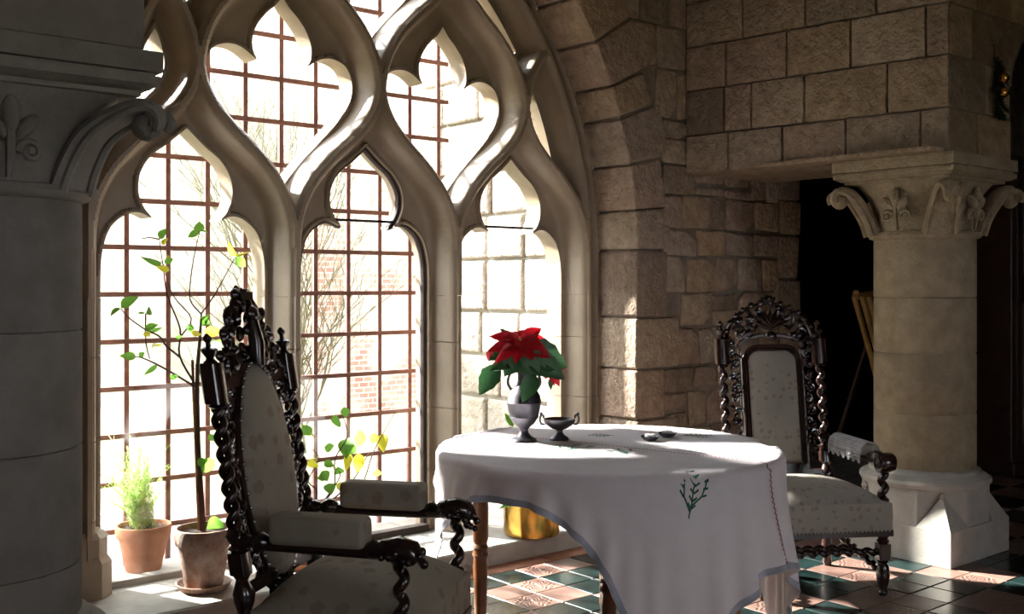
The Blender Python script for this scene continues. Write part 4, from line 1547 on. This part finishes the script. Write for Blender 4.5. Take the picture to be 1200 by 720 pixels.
def pot(name, c, r, h, m, label, saucer=None, group=None, soil=True):
    t = tag(empty(name, c), label, 'plant pot', group)
    z0 = 0.0
    if saucer:
        MB().lathe([(0.02, 0.0), (saucer - 0.02, 0.0), (saucer, 0.028), (saucer - 0.006, 0.03), (saucer - 0.026, 0.010), (0.02, 0.010)], 28).build('saucer', m, t)
        z0 = 0.010
    MB().lathe([(r * 0.62, z0), (r * 0.66, z0 + 0.01), (r * 0.90, h * 0.74), (r * 0.98, h * 0.745), (r, h * 0.78), (r * 1.02, h * 0.97), (r, h), (r * 0.92, h), (r * 0.90, h * 0.90), (r * 0.05, h * 0.90)], 30).build('pot_body', m, t)
    if soil:
        b = MB().lathe([(r * 0.9, h * 0.885), (r * 0.88, h * 0.915), (r * 0.5, h * 0.93), (0.01, h * 0.935)], 24)
        b.build('soil', 'soil', t)
    return t
# --- sapling in a weathered pot
pc = on_z(239, 690, 0.09)
p1_ = pot('terracotta_pot', pc, 0.118, 0.255, 'oldterra', 'white-stained weathered terracotta pot standing in a saucer on the window ledge', 0.115)
sap = tag(empty('sapling', pc + Vector((0, 0, 0.235))), 'tall leggy sapling with few pale green leaves and a support cane', 'plant')
YS = pc.y
Z7 = lambda x, y: (120 + x * 0.2778, 250 + y * 0.2778)
def sp_pt(q, dy=0.0):
    return on_y(q[0], q[1], YS + dy)
tr_ = [(238, 622), (235, 570), (232, 520), (231, 470), (231.5, 430), (234, 400), (236, 368)]
b = MB()
b.tube([sp_pt(q) for q in tr_], [0.013, 0.012, 0.011, 0.010, 0.009, 0.007, 0.004], 8)
local(b, sap).build('trunk', 'bark', sap)
b = MB().tube([sp_pt((233, 622), 0.03), sp_pt((225.5, 422), 0.03)], 0.006, 6)
local(b, sap).build('cane', 'tablewood', sap)
brs = [[(390, 722), (325, 600), (328, 490), (275, 350), (258, 240), (240, 108)], [(330, 520), (375, 445), (300, 350), (262, 245)], [(416, 425), (372, 370), (370, 300), (385, 190), (410, 78)], [(416, 425), (470, 350), (520, 260), (562, 184)], [(395, 735), (270, 660), (180, 615), (140, 605)], [(330, 610), (270, 560), (240, 520), (180, 490), (110, 440), (78, 402)], [(183, 423), (183, 540), (200, 615)], [(240, 110), (200, 103), (165, 108)]]
for k, br in enumerate(brs):
    pts = [sp_pt(Z7(*q), 0.02 * math.sin(k * 2.1) * i / len(br)) for i, q in enumerate(br)]
    pts = [Vector(p) for p in spline(pts, 4)]
    b = MB().tube(pts, [0.005 - 0.0033 * i / len(pts) if k in (0, 4, 5) else 0.0034 - 0.0018 * i / len(pts) for i in range(len(pts))], 5)
    local(b, sap).build('branch', 'bark', sap)
lv = [(240, 108, 265, 66, 30, 0), (252, 132, 270, 108, 18, 1), (250, 215, 172, 193, 22, 0), (262, 212, 297, 190, 24, 0), (282, 242, 230, 224, 24, 1), (408, 78, 360, 97, 28, 0), (412, 80, 405, 36, 40, 0), (412, 78, 448, 70, 9, 0), (562, 182, 530, 136, 28, 1), (562, 182, 606, 168, 11, 1), (562, 186, 606, 228, 38, 0), (78, 400, 142, 348, 42, 0), (78, 402, 33, 422, 26, 0), (183, 425, 215, 398, 30, 0), (180, 422, 146, 420, 9, 0), (180, 490, 232, 466, 26, 0), (190, 496, 256, 488, 16, 0), (182, 498, 196, 524, 26, 1), (142, 606, 78, 600, 30, 0), (155, 604, 176, 588, 20, 0), (232, 640, 178, 682, 18, 0), (285, 692, 314, 690, 20, 0), (352, 478, 384, 482, 24, 0), (418, 472, 442, 434, 32, 0), (428, 500, 505, 500, 40, 1), (388, 522, 412, 488, 40, 1), (462, 545, 502, 528, 30, 0), (310, 527, 336, 520, 16, 0), (244, 566, 212, 544, 22, 1), (425, 470, 470, 455, 26, 0), (380, 500, 360, 478, 22, 0), (415, 1045, 480, 1085, 60, 0), (450, 960, 490, 935, 40, 0), (440, 1330, 520, 1310, 74, 0), (400, 1060, 440, 1040, 34, 0)]
for (a, b_, c, d, w, y) in lv:
    p, q = sp_pt(Z7(a, b_), random.uniform(-.03, .03)), sp_pt(Z7(c, d), random.uniform(-.05, .03))
    leaf('leaf_yellow' if y else 'leaf', p, q, w * 0.2778 * 4.5 / FPX * 1.15, sap, random.uniform(-0.3, 0.6), tw=random.uniform(-.4, .4))
# --- pot outside the glass with feathery plant
po = on_y(168, 660, 0.215)
po.z = 0.09
pot('terracotta_pot', po, 0.118, 0.2, 'terra', 'clean orange terracotta pot standing outside the glass', None)
fern = tag(empty('asparagus_fern', po + Vector((0, 0, 0.175))), 'feathery pale green fern growing in the orange pot outside the glass', 'plant')
b = MB()
rf = random.Random(9)
for i in range(90):
    a, l = rf.uniform(0, 2 * PI), rf.uniform(0.15, 0.50)
    out = rf.uniform(0.03, 0.24)
    p0 = Vector((rf.uniform(-.05, .05), rf.uniform(-.05, .05), 0))
    pts = [p0 + Vector((math.cos(a) * out * t * t - 0.06 * t, math.sin(a) * out * t * t * 0.4, l * t * (1 - 0.15 * t))) for t in np.linspace(0, 1, 8)]
    b.tube(pts, 0.0012, 3)
    for k in range(2, 8):
        for _ in range(7):
            q = pts[k].lerp(pts[k - 1], rf.random())
            d = Vector((rf.uniform(-1, 1), rf.uniform(-1, 1), rf.uniform(-.4, .8))).normalized() * rf.uniform(0.02, 0.045)
            s = d.cross(UP).normalized() * 0.0022
            b.add([q - s, q + s, q + d], [(0, 1, 2)])
o = b.build('fronds', 'fern', fern, smooth=False)
o['kind'] = 'stuff'
b = MB()
for i in range(150):
    a, r_ = rf.uniform(0, 2 * PI), rf.uniform(0, 0.09)
    p = Vector((math.cos(a) * r_, math.sin(a) * r_, -0.005))
    b.tube([p, p + Vector((rf.uniform(-.04, .04), rf.uniform(-.04, .04), rf.uniform(0.01, 0.045)))], 0.0012, 3)
o = b.build('dry_stems', 'twig', fern, smooth=False)
o['kind'] = 'stuff'
# --- yellowing plant behind the padded arm
pc3 = on_z(352, 664, 0.09)
pot('terracotta_pot', pc3, 0.105, 0.20, 'terra', 'small orange terracotta pot on the ledge behind the oval-backed armchair', 0.10)
pl3 = tag(empty('leafy_plant', pc3 + Vector((0, 0, 0.178))), 'straggly plant with yellowing leaves behind the oval-backed armchair', 'plant')
Z5 = lambda x, y: (330 + x * 0.2083, 470 + y * 0.2083)
P3 = lambda q, dy=0.0: on_y(q[0], q[1], pc3.y + dy)
for st_ in ([(130, 690), (200, 520), (150, 450), (210, 330), (170, 270)], [(130, 690), (290, 500), (300, 330), (370, 200), (340, 70)], [(130, 690), (420, 520), (520, 280), (640, 60)], [(130, 690), (380, 470), (470, 330), (500, 290)], [(130, 690), (240, 560), (330, 420), (280, 360)]):
    pts = [Vector(p) for p in spline([P3(Z5(*q)) for q in st_], 4)]
    pts[0] = pc3 + Vector((0, 0, 0.18))
    b = MB().tube(pts, [0.0045 - 0.003 * i / len(pts) for i in range(len(pts))], 5)
    local(b, pl3).build('stem', 'bark', pl3)
for (a, b_, c, d, w, y) in ((440, 160, 438, 280, 58, 1), (575, 185, 565, 280, 62, 1), (525, 180, 512, 245, 44, 1), (437, 295, 428, 405, 58, 1), (378, 295, 366, 380, 44, 1), (160, 325, 195, 395, 56, 1), (535, 385, 535, 436, 46, 1), (305, 75, 315, 165, 52, 0), (352, 35, 362, 95, 44, 0), (120, 135, 165, 205, 60, 0), (375, 210, 355, 305, 84, 0), (240, 262, 298, 262, 56, 0), (315, 370, 332, 430, 50, 0), (225, 395, 262, 448, 56, 0), (340, 455, 342, 512, 58, 1), (262, 465, 280, 520, 60, 0), (240, 342, 290, 368, 40, 0), (180, 190, 175, 220, 40, 1), (420, 290, 350, 250, 50, 0), (200, 440, 250, 420, 44, 0), (470, 600, 440, 570, 50, 0), (210, 590, 250, 620, 60, 0), (330, 610, 380, 600, 60, 0)):
    leaf('leaf_yellow' if y else 'leaf', P3(Z5(a, b_), random.uniform(-.03, .03)), P3(Z5(c, d), random.uniform(-.05, .03)), w * 0.2083 * 4.85 / FPX * 1.2, pl3, random.uniform(-.2, .5), tw=random.uniform(-.4, .4))
# --- brass preserving pan with a plant
bc = on_z(623, 626, 0.09)
pan = tag(empty('brass_pan', bc), 'polished brass pan on the window ledge under the tablecloth', 'pan')
r_ = 0.143
MB().lathe([(r_ - 0.02, 0), (r_ - 0.004, 0.006), (r_, 0.022), (r_ + 0.002, 0.185), (r_ + 0.010, 0.192), (r_ + 0.010, 0.199), (r_ - 0.004, 0.2), (r_ - 0.006, 0.19), (r_ - 0.008, 0.03), (0.01, 0.02)], 40).build('pan_body', 'brass', pan)
for s in (-1, 1):
    pv = RV * s
    b = MB()
    b.tube([pv * (r_ + 0.004) + TC * e * 0.05 + UP * zz for e, zz in ((-1, 0.165),)] + [pv * (r_ + 0.035) + TC * e * 0.045 + UP * 0.178 for e in (-0.8, 0, 0.8)] + [pv * (r_ + 0.004) + TC * 0.05 + UP * 0.165], 0.006, 7)
    b.build('handle', 'brass', pan)
MB().lathe([(r_ - 0.01, 0.15), (r_ - 0.012, 0.165), (0.01, 0.168)], 28).build('soil', 'soil', pan)
ivy = tag(empty('trailing_plant', bc + Vector((0, 0, 0.165))), 'green trailing plant growing in the brass pan', 'plant')
for i in range(18):
    a = rf.uniform(0, 2 * PI)
    p = bc + Vector((math.cos(a) * 0.06, math.sin(a) * 0.06, 0.17))
    q = p + Vector((math.cos(a) * rf.uniform(0.06, 0.13), math.sin(a) * rf.uniform(0.06, 0.13), rf.uniform(-0.01, 0.06)))
    leaf('leaf' if i % 3 else 'leaf_dark', p, q, 0.04, ivy, 0.9)
# --- pewter vase with poinsettia
vc = on_z(614, 517, ZT)
vase = tag(empty('pewter_vase', vc), 'ribbed pewter vase on the white tablecloth holding red poinsettia', 'vase')
MB().lathe([(0.045, 0.0), (0.05, 0.003), (0.047, 0.010), (0.030, 0.018), (0.019, 0.030), (0.016, 0.042), (0.020, 0.050), (0.040, 0.068), (0.055, 0.090), (0.0575, 0.094), (0.056, 0.098), (0.063, 0.125), (0.066, 0.146), (0.0685, 0.150), (0.0665, 0.154), (0.062, 0.176), (0.048, 0.200), (0.030, 0.218), (0.024, 0.235), (0.025, 0.262), (0.032, 0.282), (0.028, 0.282), (0.021, 0.262), (0.019, 0.23), (0.004, 0.225)], 36).build('vase_body', 'pewter', vase)
for s in (-1, 1):
    pts = [RV * s * x + UP * z_ for x, z_ in ((0.048, 0.198), (0.062, 0.222), (0.058, 0.252), (0.040, 0.272), (0.029, 0.275))]
    MB().tube([Vector(p) for p in spline(pts, 4)], 0.0055, 7).build('handle', 'pewter', vase)
poi = tag(empty('poinsettia', vc + Vector((0, 0, 0.25))), 'red poinsettia with dark green leaves standing in the pewter vase', 'flower')
Z6 = lambda x, y: (550 + x * 0.2083, 375 + y * 0.2083)
YV = proj(vc)[2]
PV = lambda x, y, d=0.0: at(*Z6(x, y), YV - d)
b = MB().tube([vc + UP * 0.235, PV(285, 300), PV(285, 190)], [0.006, 0.006, 0.004], 6)
local(b, poi).build('stem', 'leaf_dark', poi)
for (x0, y0, x1, y1, w, d0, d1) in ((300, 120, 402, 36, 66, 0.02, 0.01), (280, 125, 128, 78, 62, 0.02, 0.05), (270, 140, 104, 160, 60, 0.03, 0.06), (275, 140, 152, 222, 62, 0.03, 0.09), (300, 110, 315, 40, 56, 0.0, -0.04), (300, 140, 446, 192, 84, 0.02, 0.07), (310, 120, 456, 112, 58, 0.01, 0.0), (275, 115, 236, 56, 50, 0.0, -0.03), (290, 150, 262, 222, 60, 0.03, 0.09), (300, 145, 352, 205, 66, 0.03, 0.09), (130, 160, 100, 242, 34, 0.0, -0.02), (255, 110, 180, 100, 50, 0.03, 0.04), (320, 110, 395, 130, 70, 0.03, 0.07), (285, 105, 300, 160, 60, 0.035, 0.06), (265, 120, 330, 135, 55, 0.03, 0.05)):
    leaf('bract', PV(x0, y0, d0), PV(x1, y1, d1), w * 0.2083 * YV / FPX * 1.25, poi, 0.5, 'bract')
for (x0, y0, x1, y1, w, d0, d1) in ((455, 275, 512, 372, 44, -0.01, 0.0), (455, 275, 545, 262, 40, -0.02, -0.02), (455, 275, 425, 332, 36, 0, 0.01), (455, 275, 540, 318, 40, -0.01, 0.0), (455, 275, 480, 366, 36, 0.0, 0.02)):
    leaf('bract', PV(x0, y0, d0), PV(x1, y1, d1), w * 0.2083 * YV / FPX * 1.2, poi, 0.4, 'bract')
for (x0, y0, x1, y1, w, d0, d1) in ((165, 255, 52, 414, 98, 0.0, 0.03), (290, 190, 120, 270, 90, 0.02, 0.05), (290, 190, 200, 302, 100, 0.02, 0.06), (300, 165, 558, 248, 150, 0.02, 0.03), (300, 180, 545, 318, 120, 0.03, 0.05), (290, 190, 385, 300, 130, 0.04, 0.08), (370, 305, 300, 452, 84, 0.06, 0.10), (260, 130, 172, 38, 34, -0.02, -0.04), (290, 180, 440, 310, 110, 0.05, 0.06), (280, 200, 250, 290, 80, 0.04, 0.07), (455, 330, 460, 392, 24, 0.0, 0.01), (250, 160, 110, 215, 70, 0.0, 0.02)):
    leaf('leaf_dark', PV(x0, y0, d0), PV(x1, y1, d1), w * 0.2083 * YV / FPX * 1.15, poi, 0.35)
MB().tube([PV(290, 190) - poi.location, PV(400, 230) - poi.location, PV(455, 278) - poi.location], 0.003, 5).build('stem', 'leaf_dark', poi)
b = MB()
for i in range(9):
    b.blob(PV(rf.uniform(270, 312), rf.uniform(108, 135), 0.035), 0.006, seg=6, rings=4)
local(b, poi).build('flower_buds', 'leaf_yellow', poi)
fl = on_z(602, 500, ZT + 0.01)
fallen = tag(empty('fallen_leaf', fl), 'bright green leaf standing on the tablecloth behind the pewter vase', 'leaf')
leaf('leaf', fl, fl + RV * -0.035 + UP * 0.055, 0.03, fallen, 0.3, 'blade')
# --- two-handled bowl
bc2 = on_z(655.5, 515.5, ZT)
bowl = tag(empty('pewter_bowl', bc2), 'small two-handled pewter footed bowl on the white tablecloth', 'bowl')
MB().lathe([(0.036, 0), (0.038, 0.004), (0.034, 0.010), (0.018, 0.020), (0.012, 0.030), (0.014, 0.038), (0.034, 0.046), (0.054, 0.060), (0.062, 0.074), (0.062, 0.082), (0.058, 0.082), (0.050, 0.064), (0.03, 0.052), (0.004, 0.048)], 32).build('bowl_body', 'pewter', bowl)
for s in (-1, 1):
    pts = [RV * s * x + UP * z_ for x, z_ in ((0.056, 0.060), (0.070, 0.062), (0.076, 0.080), (0.070, 0.096), (0.062, 0.094), (0.062, 0.084))]
    b = MB().tube([Vector(p) for p in spline(pts, 4)], 0.0042, 7)
    b.blob(RV * s * 0.071 + UP * 0.100, 0.007, seg=7, rings=5)
    b.build('handle', 'pewter', bowl)
# --- two tea lights in crimped cups
for q, lab in (((762, 516.5), 'small white tea light in a dark crimped cup beside the red lace seam'), ((782, 512.5), 'small white tea light in a dark crimped cup farther from the lace seam')):
    c = on_z(*q, ZT)
    t = tag(empty('tea_light', c), lab, 'candle')
    b = MB()
    vs, fs, n = [], [], 28
    for (r, z_) in ((0.020, 0.0), (0.029, 0.010), (0.035, 0.018), (0.026, 0.012), (0.018, 0.004)):
        for k in range(n):
            rr = r * (1 + (0.09 if k % 2 else -0.03) * (1 if r > 0.025 else 0.2))
            vs.append((rr * math.cos(2 * PI * k / n), rr * math.sin(2 * PI * k / n), z_))
    for i in range(4):
        fs += [(i * n + k, i * n + (k + 1) % n, (i + 1) * n + (k + 1) % n, (i + 1) * n + k) for k in range(n)]
    fs += [tuple(reversed(range(n))), tuple(range(4 * n, 5 * n))]
    b.add(vs, fs).build('cup', 'pewter', t)
    MB().lathe([(0.020, 0.006), (0.0215, 0.010), (0.0215, 0.024), (0.018, 0.026), (0.002, 0.025)], 20).build('wax', 'waxwhite', t)
    MB().tube([(0, 0, 0.024), (0.001, 0, 0.032)], 0.0009, 5).build('wick', 'blackiron', t)
# --- fir sprig with gold baubles
gc = on_y(1162, 58, F1.y - 0.002)
gar = tag(empty('fir_garland', gc), 'hanging fir sprig with two gold baubles on the ashlar wall above the column', 'garland')
MB().tube([(0, 0.012, 0.02), (0, -0.012, 0.02), (0, -0.014, 0.0), (0, -0.012, -0.06)], 0.0025, 5).build('hook', 'blackiron', gar)
b = MB()
for i in range(26):
    z0 = -0.05 - 0.011 * i
    a = rf.uniform(0, 2 * PI)
    d = Vector((math.cos(a), -abs(math.sin(a)) * 0.6, rf.uniform(-1.6, -0.4))).normalized()
    L = rf.uniform(0.05, 0.12) * (1.0 if 4 < i < 20 else 0.65)
    p = Vector((rf.uniform(-.012, .012), -0.02, z0))
    b.tube([p, p + d * L], [0.003, 0.001], 4)
    for k in range(60):
        q = p + d * (L * rf.random())
        e = (d + Vector((rf.uniform(-1, 1), rf.uniform(-1, .1), rf.uniform(-1, 1)))).normalized() * rf.uniform(0.02, 0.04)
        s = e.cross(Vector((0.3, 0.5, 0.8))).normalized() * 0.0028
        b.add([q - s, q + s, q + e], [(0, 1, 2)])
o = b.build('needles', 'fir', gar, smooth=False)
o['kind'] = 'stuff'
for x, z_ in ((0.012, -0.150), (0.004, -0.225)):
    MB().blob((x, -0.055, z_), 0.028, seg=18, rings=12).build('bauble', 'gold', gar)
MB().blob((0.004, -0.03, -0.05), 0.010, seg=12, rings=8).build('bauble', 'pewter', gar)
# --- gilded frame leaning in the doorway and the pole beside it
fr = tag(empty('picture_frame', at(1030, 520, 6.6) * 1.0), 'gilded picture frame propped up in the dark doorway behind the column', 'picture')
def dpt(px, py, Y):
    return at(px, py, Y) - fr.location
for w0, dd in ((0.0, 0.0), (9.0, 0.012), (16, 0.0)):
    b = MB().tube([dpt(1001 + w0, 348, 6.6 - dd), dpt(1030 + w0, 452, 6.6 - dd)], 0.018, 6)
    b.build('frame_rail', 'gilt', fr)
MB().tube([dpt(1001, 348, 6.6), dpt(1060, 340, 6.75)], 0.022, 6).build('frame_rail', 'gilt', fr)
MB().blob(dpt(1003, 344, 6.6), 0.022, seg=8, rings=6).build('corner_boss', 'gilt', fr)
b = MB()
p0, p1, p2, p3 = dpt(1012, 352, 6.62), dpt(1060, 344, 6.77), dpt(1090, 448, 6.77), dpt(1042, 452, 6.62)
nn = TC * -0.012
b.add([p0, p1, p2, p3, p0 + nn, p1 + nn, p2 + nn, p3 + nn], [(0, 1, 2, 3), (7, 6, 5, 4), (0, 4, 5, 1), (1, 5, 6, 2), (2, 6, 7, 3), (3, 7, 4, 0)])
b.build('canvas', 'cabinet', fr, smooth=False)
easel_top, easel_bot = at(1017, 400, 6.75), on_z(960, 583, 0.0)
for (a, c_) in ((easel_top, easel_bot), (at(1040, 400, 6.75), at(1052, 400, 6.75) * Vector((1, 1, 0)).length if False else at(1050, 590, 6.61) )):
    c_ = Vector((c_.x, c_.y, 0.0))
    b = MB().tube([a - fr.location, c_ - fr.location], 0.014, 6)
    b.build('easel_leg', 'cabinet', fr)
b = MB().tube([dpt(1028, 452, 6.58), dpt(1066, 452, 6.72)], 0.016, 6)
b.build('easel_ledge', 'cabinet', fr)
# --- wardrobe in the far room
wc_ = on_y(1166, 520, YF - 0.06)
wr = tag(empty('wardrobe', (wc_.x, YF - 0.30, 0)), 'tall dark carved wardrobe with panelled doors in the dim room', 'wardrobe')
MB().box(-0.75, 0.75, -0.24, 0.26, 0.08, 2.2).build('body', 'cabinet', wr, smooth=False, bevel=0.01)
MB().box(-0.80, 0.80, -0.29, 0.27, 2.2, 2.26).build('cornice', 'cabinet', wr, smooth=False, bevel=0.015)
MB().box(-0.78, 0.78, -0.27, 0.27, 0.0, 0.10).build('plinth', 'cabinet', wr, smooth=False, bevel=0.01)
for s in (-1, 1):
    d = MB().box(s * 0.365 - 0.345, s * 0.365 + 0.345, -0.262, -0.24, 0.14, 2.15).build('door', 'cabinet', wr, smooth=False, bevel=0.004)
    for z0, z1 in ((0.22, 1.32), (1.45, 2.07)):
        b = MB()
        x0, x1 = s * 0.365 - 0.26, s * 0.365 + 0.26
        top = [(x0 + (x1 - x0) * u, z1 - 0.10 + 0.10 * math.sin(PI * u)) for u in np.linspace(0, 1, 12)] if z0 < 1 else [(x0, z1), (x1, z1)]
        path = [(x0, z0)] + top + [(x1, z0), (x0, z0)]
        b.tube([(x, -0.266, z_) for x, z_ in path], 0.013, 6)
        for q in range(10):
            b.blob((s * 0.365 + rf.uniform(-0.15, 0.15), -0.264, z0 + 0.07 + rf.uniform(0, 0.05)), 0.02, 0.01, 0.02)
        b.spiral((s * 0.365 - 0.07, -0.264, z1 - 0.13), (1, 0, 0), (0, 0, 1), 0.06, 1.3, 0.010)
        b.spiral((s * 0.365 + 0.07, -0.264, z1 - 0.13), (-1, 0, 0), (0, 0, 1), 0.06, 1.3, 0.010)
        b.build('panel_moulding', 'cabinet', d)
    MB().blob((s * 0.045, -0.275, 1.15), 0.014).build('knob', 'gilt', d)
